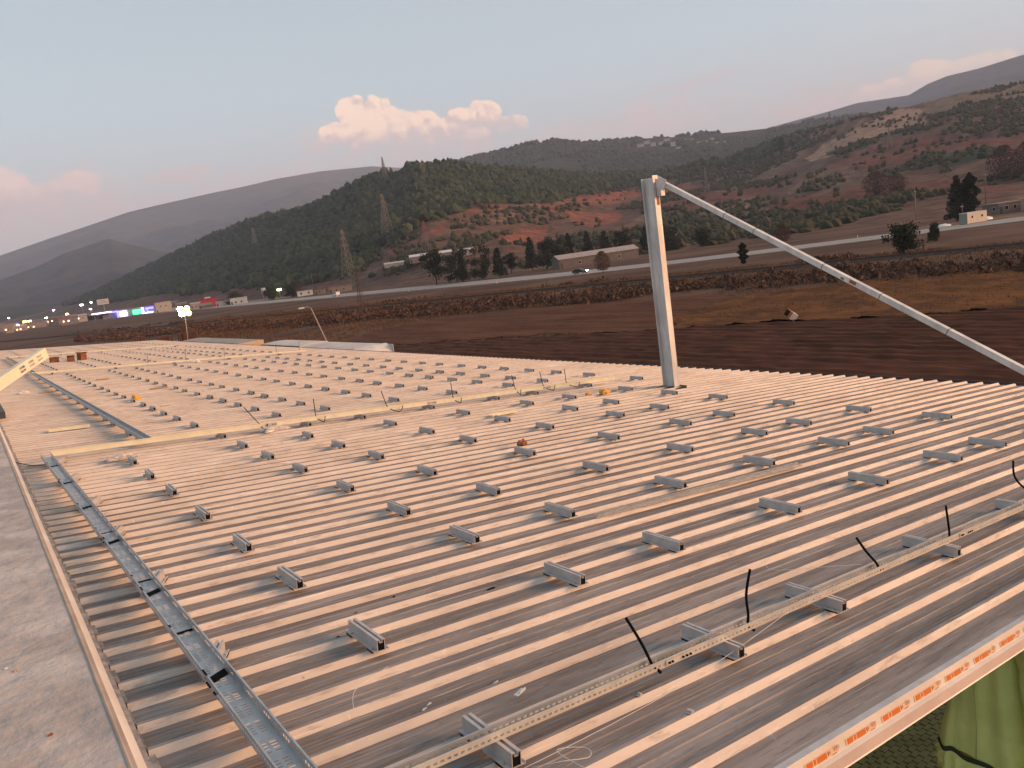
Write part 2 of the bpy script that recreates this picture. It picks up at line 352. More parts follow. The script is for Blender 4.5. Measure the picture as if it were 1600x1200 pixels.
# ploughed field: furrows and clods as real relief, rows along the building
def field(name, poly, x0, x1, y0, y1, nx, ny, material, z0=.03, amp=.16):
    xs = np.linspace(x0, x1, nx); ys = np.linspace(y0, y1, ny); X, Y = np.meshgrid(xs, ys)
    Zf = z0+amp*(.5+.5*np.sin((X+1.2*fbm(X/9, Y/30, 2, 8))*2*np.pi/1.5))*(.4+fbm(X/6, Y/14, 3, 2))+amp*1.3*(fbm(X*1.3, Y*1.1, 4, 12)-.35)
    ins = in_poly(X.ravel()+3*(fbm(X.ravel()/5, Y.ravel()/5, 3, 31)-.5), Y.ravel()+5*(fbm(X.ravel()/6, Y.ravel()/6, 3, 41)-.5), poly).reshape(X.shape)
    V = np.c_[X.ravel(), Y.ravel(), np.maximum(Zf, .01).ravel()]
    i = (np.arange(ny-1)[:,None]*nx+np.arange(nx-1)[None,:]).ravel(); F = np.c_[i, i+1, i+nx+1, i+nx]
    F = F[ins.ravel()[i]]
    return tag(np_obj(name, V, F, material, smooth=True), kind='structure')
m_soil = mat('ploughed_soil', (.054,.0215,.0125), .95, (.108,.042,.024), 1.3, .3, .7, spec=.08, stretch=(1,.2,1), bump=.05, bscale=4, detail=8)
FIELD_NEAR = [(15,-40),(62,-40),(61,24),(58,32),(56,40),(53,50),(49,64),(42,80),(36,96),(15,70)]
FIELD_FAR = [(53,51.5),(60,54),(68,58),(78,62),(80,70),(77,80),(72,101),(63,115),(51,111),(40,103),(37,97),(43,81),(50,65)]
field('ploughed_field', FIELD_NEAR, 14, 64, -30, 100, 220, 320, m_soil, .02)
field('ploughed_field', FIELD_FAR, 34, 84, 46, 120, 200, 200, mat('fallow_soil', (.080,.033,.019), .95, (.135,.060,.033), .4, .3, .7, spec=.08, stretch=(1,.15,1), bump=.05, bscale=3), .015, .09)
FALLOW = [(53,51),(58,56),(68,60),(79,60),(92,44),(100,10),(104,-30),(64,-38),(62,24),(59,32),(57,40)]
field('fallow_grass', FALLOW, 50, 106, -36, 64, 200, 300, mat('fallow_grass', (.20,.080,.030), .95, (.105,.047,.022), .22, .35, .65, spec=.08, bump=.12, bscale=2.5, detail=9), .012, .16)
# paved yard under and beside the warehouse
m_yard = mat('yard_concrete', (.17,.15,.13), .9, (.11,.095,.08), .3, bump=.01)
b = MB(); b.poly([(-6,-6,.006),(30,-6,.006),(30,18,.006),(-6,18,.006)]); b.poly([(14.2,45,.006),(30,45,.006),(40,190,.006),(-6,190,.006),(-6,18,.006),(14.2,18,.006)])
tag(b.build('yard', m_yard), kind='structure')

# ------------------------------------------------------------------ the warehouse roof
SL = R_(5.9687); HH = 1.81
ROOF = Matrix.Translation((-HH*math.sin(SL), 0, CAMZ-HH*math.cos(SL))) @ Matrix.Rotation(SL, 4, 'Y')
def RF(u, v, w_=0.0, rz=0.0, ry=0.0): return ROOF @ Matrix.Translation((u, v, w_)) @ Matrix.Rotation(rz, 4, 'Z') @ Matrix.Rotation(ry, 4, 'Y')
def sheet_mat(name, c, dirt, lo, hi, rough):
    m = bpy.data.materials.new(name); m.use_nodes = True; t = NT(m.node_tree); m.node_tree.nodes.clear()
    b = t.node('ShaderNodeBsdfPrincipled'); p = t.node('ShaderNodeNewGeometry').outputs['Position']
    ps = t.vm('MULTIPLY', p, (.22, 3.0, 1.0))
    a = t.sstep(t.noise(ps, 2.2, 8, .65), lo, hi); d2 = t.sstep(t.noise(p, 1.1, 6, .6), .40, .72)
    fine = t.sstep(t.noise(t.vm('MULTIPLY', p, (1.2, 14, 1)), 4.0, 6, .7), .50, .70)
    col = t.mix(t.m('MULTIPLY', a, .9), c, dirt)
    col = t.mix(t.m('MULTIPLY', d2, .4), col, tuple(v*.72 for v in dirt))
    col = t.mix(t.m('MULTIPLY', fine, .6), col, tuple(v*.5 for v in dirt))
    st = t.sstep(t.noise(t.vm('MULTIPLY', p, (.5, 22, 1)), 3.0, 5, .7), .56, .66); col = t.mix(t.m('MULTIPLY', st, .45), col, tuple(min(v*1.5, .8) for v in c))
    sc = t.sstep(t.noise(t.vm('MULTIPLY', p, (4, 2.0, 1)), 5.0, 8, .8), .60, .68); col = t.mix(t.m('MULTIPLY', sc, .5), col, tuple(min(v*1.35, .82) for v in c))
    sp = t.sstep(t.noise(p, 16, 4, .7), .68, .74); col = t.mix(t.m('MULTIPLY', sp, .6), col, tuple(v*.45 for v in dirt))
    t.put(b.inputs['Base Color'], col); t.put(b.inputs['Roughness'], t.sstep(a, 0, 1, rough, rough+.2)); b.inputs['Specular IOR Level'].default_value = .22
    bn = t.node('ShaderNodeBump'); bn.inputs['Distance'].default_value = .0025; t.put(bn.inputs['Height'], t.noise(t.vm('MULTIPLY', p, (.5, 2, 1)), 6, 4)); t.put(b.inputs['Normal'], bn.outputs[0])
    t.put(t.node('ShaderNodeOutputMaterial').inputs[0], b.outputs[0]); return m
m_sheet_lit = sheet_mat('sheet_paint_lit', (.62,.56,.50), (.50,.435,.375), .42, .78, .5)  # same roof sheet in two tones: sunlit rib flanks coloured lighter
m_sheet_dim = sheet_mat('sheet_paint_dim_dirty', (.325,.285,.265), (.165,.145,.135), .34, .66, .62)  # pans and rib tops darkened in colour for grazing sun, plus dirt
m_under = mat('panel_underside', (.5,.5,.48), .6)
m_galv = mat('galvanised_steel', (.50,.51,.52), .42, (.40,.42,.43), 9, metal=.6)
m_gold = mat('zinc_passivated_steel', (.80,.75,.56), .5, (.70,.66,.49), 6)
m_galv_lit = mat('galvanised_steel_lit', (.62,.585,.50), .45, (.52,.49,.43), 8, metal=.25)  # galvanised grey with the sun's warm tone mixed into the colour
m_alu = mat('aluminium', (.53,.505,.49), .45, (.45,.425,.415), 14, metal=.25)
m_black = mat('black_rubber_and_shade', (.006,.006,.006), .85, spec=.1)
m_dark = mat('dark_gutter', (.05,.05,.055), .6)
m_trim = mat('cream_trim', (.72,.66,.58), .45, (.62,.55,.47), 3)
m_cap = mat('ridge_screed', (.55,.50,.46), .95, (.38,.335,.31), 2.4, .30, .66, bump=.03, bscale=7, spec=.15, detail=10)
U0, U1, V0, V1 = .46, 13.9, 1.92, 73.92
ware = empty('warehouse', Matrix.Translation((7, 37, 0)))
tag(ware, 'open warehouse with long cream ribbed metal roof filling the foreground', 'warehouse')
WI = ware.matrix_world.inverted()
def wchild(o): o.parent = ware; o.matrix_parent_inverse = WI; return o
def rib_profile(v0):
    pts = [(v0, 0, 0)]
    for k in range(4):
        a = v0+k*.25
        pts += [(a+.018, .036, 0), (a+.040, .037, 1), (a+.060, 0, 0), (a+.060+.052, 0, 1), (a+.060+.056, .0065, 1), (a+.060+.062, .0065, 1), (a+.060+.066, 0, 1), (a+.060+.112, 0, 1), (a+.060+.116, .0065, 1), (a+.060+.122, .0065, 1), (a+.060+.126, 0, 1), (a+.25, 0, 1)]  # rib tops take the dim shade tone along with the pans
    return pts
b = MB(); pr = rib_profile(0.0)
# lap lip of the panel: raised 2 mm over its neighbour
cuts = [U0, 3.2, 6.0, 9.0, 11.5, U1]
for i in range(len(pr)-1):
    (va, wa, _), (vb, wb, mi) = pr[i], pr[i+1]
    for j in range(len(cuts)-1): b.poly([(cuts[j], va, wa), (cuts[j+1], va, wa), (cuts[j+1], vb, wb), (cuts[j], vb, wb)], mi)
b.poly([(U0, 0, -.05), (U0, 1, -.05), (U1, 1, -.05), (U1, 0, -.05)], 2)
b.poly([(U1, 0, -.05), (U1, 1, -.05), (U1, 1, 0), (U1, 0, 0)], 2)
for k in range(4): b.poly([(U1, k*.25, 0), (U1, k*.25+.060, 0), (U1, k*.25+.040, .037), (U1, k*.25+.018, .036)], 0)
panel_me = b.mesh('roof_panel', [m_sheet_lit, m_sheet_dim, m_under])
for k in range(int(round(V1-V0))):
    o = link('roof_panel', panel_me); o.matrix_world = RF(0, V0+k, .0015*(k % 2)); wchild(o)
def rpart(name, mb, mats): o = mb.build(name, mats); o.matrix_world = ROOF; return wchild(o)
m_fill = mat('closure_strip', (.36,.32,.29), .9, (.22,.19,.17), 14, bump=.01)
# ridge: screed-topped ridge wall and its bent flashing
b = MB(); vs = np.arange(1.2, 74.2, .8)
for i in range(len(vs)-1):
    us = [-2.4, -1.4, -.7, -.2, .15, .365]
    for j in range(len(us)-1): b.poly([(us[j], vs[i], .10), (us[j+1], vs[i], .10), (us[j+1], vs[i+1], .10), (us[j], vs[i+1], .10)])
b.poly([(-2.4, 1.2, -.6), (.365, 1.2, -.6), (.365, 1.2, .10), (-2.4, 1.2, .10)]); b.poly([(-2.4, 1.2, -.6), (-2.4, 73.4, -.6), (-2.4, 73.4, .1), (-2.4, 1.2, .1)])
rpart('ridge_wall', b, m_cap)
b = MB(); prof = [(.358, .1035), (.366, .106), (.374, .100), (.388, .098), (.428, .052), (.450, .046)]
k = 0; v = 1.5
while v < 73.5:
    L = 3.0; jog = random.uniform(-.004, .004)
    for i in range(len(prof)-1):
        (ua, wa), (ub, wb) = prof[i], prof[i+1]; b.poly([(ua+jog, v, wa), (ub+jog, v, wb), (ub+jog, v+L+.01, wb), (ua+jog, v+L+.01, wa)], (1, 1, 1, 0, 2)[i])
    v += L
rpart('ridge_flashing', b, [m_trim, mat('flashing_lip', (.42,.33,.26), .8, (.34,.26,.2), 4), m_fill])
b = MB()
for k in range(288):
    a = V0+k*.25+.065; h = random.uniform(.028, .046); u_ = .458+random.uniform(0, .02); e = random.uniform(.13, .17)
    b.box(.43, u_, a, a+e, 0.001, h)
rpart('closure_strip', b, m_fill)['kind'] = 'stuff'
# eave gutter
b = MB(); b.prism([(13.86, -.07), (13.86, -.17), (14.16, -.17), (14.16, .02), (14.145, .02), (14.145, -.155), (13.875, -.155), (13.875, -.07)], 1.7, 74.0)
rpart('eave_gutter', b, m_dark)
# near verge: folded trim, orange printed film, lower trim
b = MB(); VT = [(1.918, .001), (1.790, .004), (1.768, .006), (1.736, .008), (1.722, -.046), (1.716, -.050)]
prof = [(y, z) for y, z in VT]
for i in range(len(prof)-1):
    (ya, za), (yb, zb) = prof[i], prof[i+1]; b.poly([(.44, ya, za), (14.1, ya, za), (14.1, yb, zb), (.44, yb, zb)], 1 if i < 2 else (2 if i == 2 else 0))
rpart('verge_trim', b, [m_trim, m_sheet_dim, m_alu])
b = MB(); b.poly([(.44, 1.716, -.0505), (14.1, 1.716, -.0505), (14.1, 1.702, -.056), (.44, 1.702, -.056)]); b.poly([(.44, 1.702, -.056), (14.1, 1.702, -.056), (14.1, 1.690, -.094), (.44, 1.690, -.094)], 1); b.poly([(.44, 1.690, -.094), (14.1, 1.690, -.094), (14.1, 1.686, -.098), (.44, 1.686, -.098)]); b.poly([(.44,1.686,-.098),(14.1,1.686,-.098),(14.1,1.76,-.12),(.44,1.76,-.12)])
rpart('lower_trim', b, [m_trim, mat('beige_trim', (.50,.40,.35), .6, (.44,.35,.31), 5)])
m_orange = mat('orange_film', (.55,.13,.006), .5, (.45,.17,.04), 30, .55, .7, space='pos'); m_film = mat('faded_film', (.68,.42,.28), .5); m_ink = mat('brown_ink', (.16,.07,.04), .6)
def fascia(u, t, lift=.0015):   # t: 0 top .. 1 bottom of the folded face, in roof frame
    ya, za = VT[3]; yb, zb = VT[4]; return (u, ya+(yb-ya)*t-lift, za+(zb-za)*t+lift*.3)
b = MB(); u = .6
while u < 13.6:
    def patch(ua, ub, t0, t1, mi): b.poly([fascia(ua, t1), fascia(ub, t1), fascia(ub, t0), fascia(ua, t0)], mi)
    patch(u, u+.215, .50, .97, 1)
    e = .0022; 
    def patch2(ua, ub, t0, t1, mi): b.poly([fascia(ua, t1, e), fascia(ub, t1, e), fascia(ub, t0, e), fascia(ua, t0, e)], mi)
    patch2(u+.012, u+.050, .55, .93, 0); patch2(u+.058, u+.072, .55, .90, 0); patch2(u+.080, u+.142, .55, .95, 0); patch2(u+.150, u+.156, .58, .85, 2); patch2(u+.162, u+.166, .6, .8, 2); patch2(u+.175, u+.205, .93, .97, 2)
    u += random.uniform(.262, .275)
rpart('printed_film', b, [m_orange, m_film, m_ink])
# small cursive printing between the dashes
b = MB(); u = .6+.178
while u < 13.4:
    x = u; pts = []
    for q in range(26): pts.append((x+q*.0016, .62-.26*math.sin(q*1.55)*(1.0 if q % 9 < 3 else .45)))
    for q in range(len(pts)-1):
        (ua, ta), (ub, tb) = pts[q], pts[q+1]; b.poly([fascia(ua, ta+.05, .0028), fascia(ub, tb+.05, .0028), fascia(ub, tb-.03, .0028), fascia(ua, ta-.03, .0028)])
    u += .2685
rpart('printed_lettering', b, m_ink)
# purlins, columns, far gable
m_steel = mat('grey_steel', (.28,.28,.28), .5)
for u in (1.0, 4.0, 7.0, 10.0, 13.2):
    b = MB(); b.box(u-.05, u+.05, 2.6, 73.8, -.26, -.055); rpart('purlin', b, m_steel)
colm = MB(); colm.box(-.1, .1, -.012, .012, 0, 5.2); colm.box(-.112, -.1, -.09, .09, 0, 5.2); colm.box(.1, .112, -.09, .09, 0, 5.2); colm.box(-.2,.2,-.2,.2,0,.02)
cme = colm.mesh('column', m_steel)
for v in np.arange(8, 74, 8.1):
    for u, sc in ((13.2, 1.0), (.3, 1.32)):
        o = link('column', cme); top = (RF(u, v, -.27)).translation; o.matrix_world = Matrix.Translation((top.x, top.y, 0)) @ Matrix.Diagonal((1, 1, top.z/5.2, 1)); wchild(o)
b = MB(); b.box(-2.3, -2.1, 10.0, 73.6, .0, 6.6); o = b.build('back_wall', mat('back_wall_paint', (.45,.42,.38), .9, (.38,.35,.32), .8)); wchild(o)
b = MB(); b.poly([(.3,73.7,0),(13.6,73.7,0),(13.6,73.7,5.4),(.3,73.7,6.8)]); o = b.build('far_gable', mat('far_gable_paint', (.45,.42,.38), .9, (.38,.35,.32), .8)); wchild(o)
# interlocking pavers under the roof edge: each one a piece of the pavement
pave = tag(empty('pavement', Matrix.Translation((11, 7, 0))), kind='structure')
m_paver = mat('olive_paver', (.080,.108,.040), .9, (.055,.075,.027), 2.2, bump=.006, bscale=20)  # dark olive green, tone varied at random
b = MB(); b.prism([(.004,0),(.196,0),(.196,.055),(.186,.062),(.014,.062),(.004,.055)], .004, .096); pme = b.mesh('paver', m_paver)
PI_ = pave.matrix_world.inverted(); near = []; rest = MB()
for i in range(40):
    for j in range(90):
        x = 8.2+i*.2+(.1 if j % 2 else 0); y = 2.6+j*.1
        near.append((abs(x-11.0)+abs(y-6.6), x, y))
near.sort()
for n_, (d, x, y) in enumerate(near):
    zj = random.uniform(-.003, .003)
    if n_ < 300:
        o = link('paver', pme); o.location = (x, y, zj); o.parent = pave; o.matrix_parent_inverse = PI_
    else: rest.box(x+.004, x+.196, y+.004, y+.096, 0, .06+zj)
o = rest.build('pavers', m_paver, pave); o.matrix_parent_inverse = PI_; o['kind'] = 'stuff'

# ------------------------------------------------------------------ mounting rails
def rail_mesh(mats):
    b = MB(); L = .36
    b.box(-.042, .042, 0, L, 0, .004); b.box(-.042, -.039, 0, L, .004, .009); b.box(.039, .042, 0, L, .004, .009)
    for s_ in (-1, 1):
        x0, x1 = sorted((s_*.022, s_*.019)); b.box(x0, x1, 0, L, .004, .060)
        x0, x1 = sorted((s_*.0225, s_*.007)); b.box(x0, x1, 0, L, .0585, .0620)
        x0, x1 = sorted((s_*.009, s_*.0070)); b.box(x0, x1, 0, L, .046, .0585)
    b.box(-.009, .009, 0, L, .044, .0462)
    return b
rb = rail_mesh(0); prof_me = rb.mesh('profile', m_alu)
b = MB(); b.box(-.0185, .0185, .003, .357, .0045, .0435); hollow_shade_me = b.mesh('hollow_shade', m_black)  # black block that paints the darkness of the open hollow
b = MB(); b.box(-.045, .045, 0, .07, -.006, -.0003); pad_me = b.mesh('sealing_pad', m_black)
b = MB()
for x in (-.031, .031): b.cyl((x, 0, .004), (x, 0, .011), .006, .006, 6)
screw_me = b.mesh('screws', m_galv)
far = rail_mesh(0); far.box(-.0185, .0185, .003, .357, .0045, .0435, 1); far_me = far.mesh('mounting_rail', [m_alu, m_black])  # far rails carry the same painted dark inside the hollow
def add_rail(u, v, label, group, detail, rz=0.0):
    M = RF(u+random.uniform(-.012, .012), v+random.uniform(-.015, .015), .0435 if detail else .0375, rz+random.uniform(-.02, .02))
    if detail:
        r = empty('mounting_rail', M)
        link('profile', prof_me, r); link('hollow_shade', hollow_shade_me, r)
        for y in (.015, .275):
            p_ = link('sealing_pad', pad_me, r); p_.location = (0, y, 0)
            s_ = link('screws', screw_me, p_); s_.location = (0, .03, 0)
    else:
        r = link('mounting_rail', far_me); r.matrix_world = M
    return tag(r, label, 'rail', group)
COLS1 = [1.61, 2.97, 3.89, 5.20, 6.47, 7.77, 8.67, 10.03]
ROWS1 = [3.64, 4.82, 5.88, 7.08, 8.34, 9.42, 10.54]
nrail = 0
for i, v in enumerate(ROWS1):
    for j, u in enumerate(COLS1):
        add_rail(u, v, f'short aluminium rail, {ORD[j+1]} from the ridge, {ORD[i+1]} row behind the front perforated tray', 'rails between the front and middle trays', True); nrail += 1
for j, u in enumerate([1.57, 2.90, 3.76, 5.04, 6.35, 7.7, 8.6]):
    add_rail(u, 2.36, f'{ORD[j+1]} short aluminium rail carrying the front perforated tray, counted from the ridge', 'rails under the front tray', True); nrail += 1
for j, v in enumerate([3.89, 5.40, 6.89, 8.36, 9.85, 11.3]):
    add_rail(.80, v, f'{ORD[j+1]} slanting rail from the front, under the dark left tray', 'rails under the left tray', True, rz=R_(-24)); nrail += 1
COLS2 = [2.98, 4.34, 5.23, 6.59, 7.88, 9.24, 10.14, 11.47]
ROWS2 = [13.23, 14.43, 15.5, 16.6, 17.63, 18.75, 19.95, 21.0, 22.2, 23.35, 24.65, 25.8, 26.95, 28.1, 29.35, 30.45, 31.6]
for i, u in enumerate([2.95, 3.0, 4.3, 5.2, 6.5, 7.83, 8.72, 10.05, 11.42][1:]):
    add_rail(u, 11.68, f'{ORD[i+1]} rail from the ridge carrying the long middle tray', 'rails under the middle tray', True); nrail += 1
for i, v in enumerate(ROWS2):
    for j, u in enumerate(COLS2):
        add_rail(u, v, f'small aluminium rail, {ORD[j+1]} from the ridge, {ORD[i+1]} row beyond the middle tray', 'rails beyond the middle tray', i < 5); nrail += 1
for j, v in enumerate([12.44, 13.3, 14.84, 15.7, 16.9, 18.3, 19.7, 21.2, 22.7, 24.2, 26, 28, 30]):
    add_rail(2.02, v, f'{ORD[j+1]} rail beyond the middle tray under the long dark tray', 'rails under the long dark tray', False); nrail += 1
rest = MB(); rv = 34.2; i = 0
while rv < 71:
    for j, u in enumerate(COLS2):
        if abs(rv-52.8) < .7: continue
        if nrail < 300:
            add_rail(u, rv, f'tiny distant rail, {ORD[j+1]} from the ridge, {ORD[i+1]} row beyond the second cross tray', 'distant rails beyond the second cross tray', False); nrail += 1
        else:
            for (x0, x1, y0, y1, z0, z1) in ((-.042,.042,0,.36,0,.004), (-.022,.022,0,.36,.004,.06)): rest.box(u+x0, u+x1, rv+y0, rv+y1, .0375+z0, .0375+z1)
    rv += 1.15; i += 1
o = rest.build('distant_rails', m_alu); o.matrix_world = ROOF; tag(o, 'rows of tiny distant rails near the far end of the roof', 'rails', kind='stuff')

# ------------------------------------------------------------------ cable trays
def perf_wall(b, L, y, z0, z1, pitch, slot, zs0, zs1, mi=0):
    """sheet in the plane y with a row of real slots"""
    q = lambda xa, xb, za, zb: b.poly([(xa, y, za), (xb, y, za), (xb, y, zb), (xa, y, zb)], mi)
    q(0, L, z0, zs0); q(0, L, zs1, z1); x = 0; n = int(L/pitch)
    for k in range(n): q(k*pitch, k*pitch+pitch-slot, zs0, zs1)
    q(n*pitch, L, zs0, zs1)
def perf_floor(b, L, y0, y1, pitch, slot, mi=0):
    """floor with short cross slots in two rows"""
    q = lambda xa, xb, ya, yb: b.poly([(xa, ya, 0), (xb, ya, 0), (xb, yb, 0), (xa, yb, 0)], mi); w_ = y1-y0
    ys = [y0, y0+.22*w_, y0+.44*w_, y0+.56*w_, y0+.78*w_, y1]
    q(0, L, ys[0], ys[1]); q(0, L, ys[2], ys[3]); q(0, L, ys[4], ys[5]); n = int(L/pitch)
    for k in range(n):
        gap = (k % 7 in (5, 6))
        for a, c in ((1, 2), (3, 4)): q(k*pitch, (k+1)*pitch-(0 if gap else slot), ys[a], ys[c])
    for a, c in ((1, 2), (3, 4)): q(n*pitch, L, ys[a], ys[c])
def tray(label, M, L, wd, h, material, perf=True, joints=(), straps=(), pl=None):
    r = empty('cable_tray', M); tag(r, label, 'cable tray')
    b = MB()
    if perf: perf_floor(b, L, -wd/2, wd/2, .025, .007)
    else: b.poly([(0, -wd/2, 0), (L, -wd/2, 0), (L, wd/2, 0), (0, wd/2, 0)])
    b.build('floor', m_galv if perf else material, r)
    for s_ in (-1, 1):
        b = MB(); y = s_*wd/2
        if perf: perf_wall(b, L, y, 0, h, .030, .017, h*.34, h*.60)
        else: b.poly([(0, y, 0), (L, y, 0), (L, y, h), (0, y, h)])
        y0, y1 = sorted((y-.004, y+.004)); b.box(0, L, y0, y1, h, h+.0035)
        b.build('side_wall', m_galv if (perf and s_ > 0) else material, r)  # back wall in darker steel, standing in for the shaded inside
    for x in joints:
        for s_ in (-1, 1):
            b = MB(); y0, y1 = sorted((s_*(wd/2+.0015), s_*(wd/2+.004))); b.box(x-.09, x+.09, y0, y1, .006, h-.004); sp = b.build('splice_plate', pl or material, r)
            b = MB()
            for k in (-.07, -.05, .02, .045, .07): b.cyl((x+k, s_*(wd/2+.004), h*.5), (x+k, s_*(wd/2+.011), h*.5), .0055, .0055, 6)
            b.build('bolts', m_black, sp)['kind'] = 'stuff'
    for x, w2, sk in straps:
        b = MB(); e = .0025
        b.poly([(x, -wd/2+e, e), (x+w2, -wd/2+e, e), (x+w2+sk, wd/2-e, e), (x+sk, wd/2-e, e)]); b.poly([(x+sk, wd/2-e, e), (x+w2+sk, wd/2-e, e), (x+w2+sk, wd/2-e, h+.006), (x+sk, wd/2-e, h+.006)])
        b.poly([(x+sk, wd/2-e, h+.006), (x+w2+sk, wd/2-e, h+.006), (x+w2+sk, wd/2+.008, h+.006), (x+sk, wd/2+.008, h+.006)])
        b.build('black_strap', m_black, r)
    return r
TZ = .1062
ta = math.atan2(-.083, 9.18)
tray('dark galvanised perforated tray running along the ridge with black straps', RF(.842, 2.42, TZ, math.pi/2+.0090), 9.35, .115, .052, m_galv, True, (1.2, 4.3, 7.2),
     [(1.35, .075, -.07), (2.02, .035, -.01), (2.82, .075, -.07), (3.10, .03, -.01), (4.28, .075, -.07), (4.62, .03, -.01), (5.75, .07, -.06), (7.2, .07, -.05), (8.5, .07, -.04)])
tray('bright perforated cable tray crossing the near right corner of the roof', RF(.95, 2.478, TZ), 9.9, .052, .036, m_galv_lit, True, (1.62, 4.35, 7.3))
tray('long pale cable tray crossing the middle of the roof beside the steel post', RF(.83, 11.85, TZ), 9.95, .085, .055, m_gold, False, (2.9, 5.7, 8.2), pl=m_alu)
tray('long dark tray beyond the middle tray, running away from the viewer', RF(2.02, 12.0, TZ, math.pi/2), 20.9, .11, .05, m_galv, False)
tray('second pale cross tray, two thirds down the roof', RF(2.0, 32.95, TZ), 10.2, .085, .055, m_gold, False)
tray('far dark tray reaching towards the end of the roof', RF(2.07, 33.1, TZ, math.pi/2), 19.9, .11, .05, m_galv, False)
tray('farthest pale cross tray near the far end of the roof', RF(2.07, 53.0, TZ), 9.0, .085, .055, m_gold, False)
for L_, u_, v_ in (('second', 2.0, 32.7), ('farthest', 2.07, 52.7)):
    for k in range(5):
        add_rail(u_+.6+k*2.1, v_, f'{ORD[k+1]} rail from the ridge holding the {L_} pale cross tray', 'rails under the far cross trays', False)
for k in range(9): add_rail(2.07, 34.2+k*2.1, f'{ORD[k+1]} rail from the viewer under the far dark tray', 'rails under the far dark tray', False)
# loose tray pieces
tray('thin loose tray length lying on the ribs behind the front tray', RF(4.03, 4.70, .0385, R_(-1.2)), 2.62, .05, .028, m_galv, True)
tray('short yellowish tray offcut lying beside the long dark tray', RF(1.05, 15.1, .0385, R_(3)), .62, .07, .05, m_gold, False)
tray('short yellow green tray offcut lying in front of the middle tray', RF(6.62, 10.1, .0385, R_(8)), .52, .06, .035, m_gold, False)
A_, B_ = Vector((.617, 8.371, CAMZ-.314)), Vector((.1806, 7.583, CAMZ-.4775))
# leans up from the ridge wall out of the left edge
d_ = (A_-B_).normalized(); tz_ = (A_.z-(CAMZ-1.70))/d_.z; base_ = A_-d_*tz_
yv = Vector((d_.y, -d_.x, 0)).normalized(); tilt = -.15
zv = d_.cross(yv).normalized(); 
if zv.dot(Vector((0, 0, 0, )) - A_ + Vector((0, 0, CAMZ))) < 0: zv = -zv
nrm = (Vector((0, 0, CAMZ))-A_); nrm = (nrm-d_*nrm.dot(d_)).normalized(); yv = nrm.cross(d_)
Mx = Matrix(((d_.x, yv.x, nrm.x, base_.x), (d_.y, yv.y, nrm.y, base_.y), (d_.z, yv.z, nrm.z, base_.z), (0, 0, 0, 1)))
t_ = empty('cable_tray', Mx @ Matrix.Rotation(R_(22), 4, 'X')); tag(t_, 'bright slotted tray section leaning up at the left edge of the roof', 'cable tray')
b = MB(); perf_floor(b, tz_, -.045, .045, .17, .10); b.build('floor', m_gold, t_)
for s_ in (-1, 1):
    b = MB(); y0, y1 = sorted((s_*.045, s_*.048)); b.box(0, tz_, y0, y1, -.05, .0); b.build('side_wall', m_galv if s_ < 0 else m_gold, t_)

# ------------------------------------------------------------------ cable ends
def smooth(pts):
    P = [Vector(p) for p in pts]; out = []
    for k in range(len(P)-1):
        p0, p1, p2, p3 = P[max(k-1, 0)], P[k], P[k+1], P[min(k+2, len(P)-1)]
        for q in range(6):
            t = q/6; out.append(.5*((2*p1)+(-p0+p2)*t+(2*p0-5*p1+4*p2-p3)*t*t+(-p0+3*p1-3*p2+p3)*t**3))
    out.append(P[-1]); return out
def cable(label, u, v, pts, r=.009):
    b = MB(); b.tube(smooth(pts), r, 8); o = b.build('cable_end', m_black); o.matrix_world = RF(u, v, 0); return tag(o, label, 'cable', 'cut black cables standing in the trays')
lowp = (.0, 0, .118)
cable('straight black cable leaning left from the front tray, nearest the viewer', 2.42, 2.478, [(.02, -.035, .095), (.008, -.015, .118), (0, 0, .13), (-.05, .01, .24), (-.13, .02, .38)], .0072)
cable('black cable curving upright from the front tray, second from the left', 3.10, 2.478, [(.012, -.03, .095), lowp, (0, 0, .18), (-.005, .005, .28), (.035, .01, .40)], .0072)
cable('black cable leaning left from the front tray, third from the left', 4.30, 2.478, [(.015, -.02, .112), lowp, (-.03, 0, .16), (-.12, .01, .25), (-.20, .02, .345)], .0072)
cable('short upright black cable in the front tray near the right edge', 5.13, 2.478, [lowp, (0, 0, .17), (-.02, 0, .25), (-.025, .01, .34)], .0072)
cable('curved black cable above the front tray cut off by the frame', 6.35, 2.478, [(.20, 0, .118), (.10, 0, .15), (-.02, 0, .207), (-.128, 0, .255), (-.234, 0, .322), (-.297, 0, .389), (-.31, 0, .485)], .0072)
for k, (u, s1, s2) in enumerate([(3.56, -.20, .1), (4.46, -.02, .12), (5.70, -.09, .25), (6.98, -.03, .12), (8.33, -.07, .06), (8.98, -.07, .22), (9.55, -.04, .26)]):
    cable(f'{ORD[k+1]} thin black cable from the left, rising from the middle tray', u, 11.85, [(s2, -.08, .16), (s2*.8, -.09, .075), (s2*.3, -.07, .10), (0, 0, .17), (s1*.5, .0, .30), (s1, 0, .44)], .0065)
for k, u in enumerate([5.85, 7.25, 8.75, 10.9, 11.9]):
    cable(f'{ORD[k+1]} tiny black cable from the left on the second cross tray', u, 32.95, [(0, -.06, .08), (0, 0, .16), (0, 0, .4), (.02, 0, .55)], .007)
# thin black wire at the tray corner, running to the ridge
b = MB(); b.tube(smooth([(.40, 12.2, .055), (.5, 11.85, .05), (.62, 11.55, .05), (.78, 11.5, .06), (.80, 11.6, .10)]), .005, 6); o = b.build('wire', m_black); o.matrix_world = ROOF; tag(o, 'thin black wire from the ridge to the tray corner', 'wire')

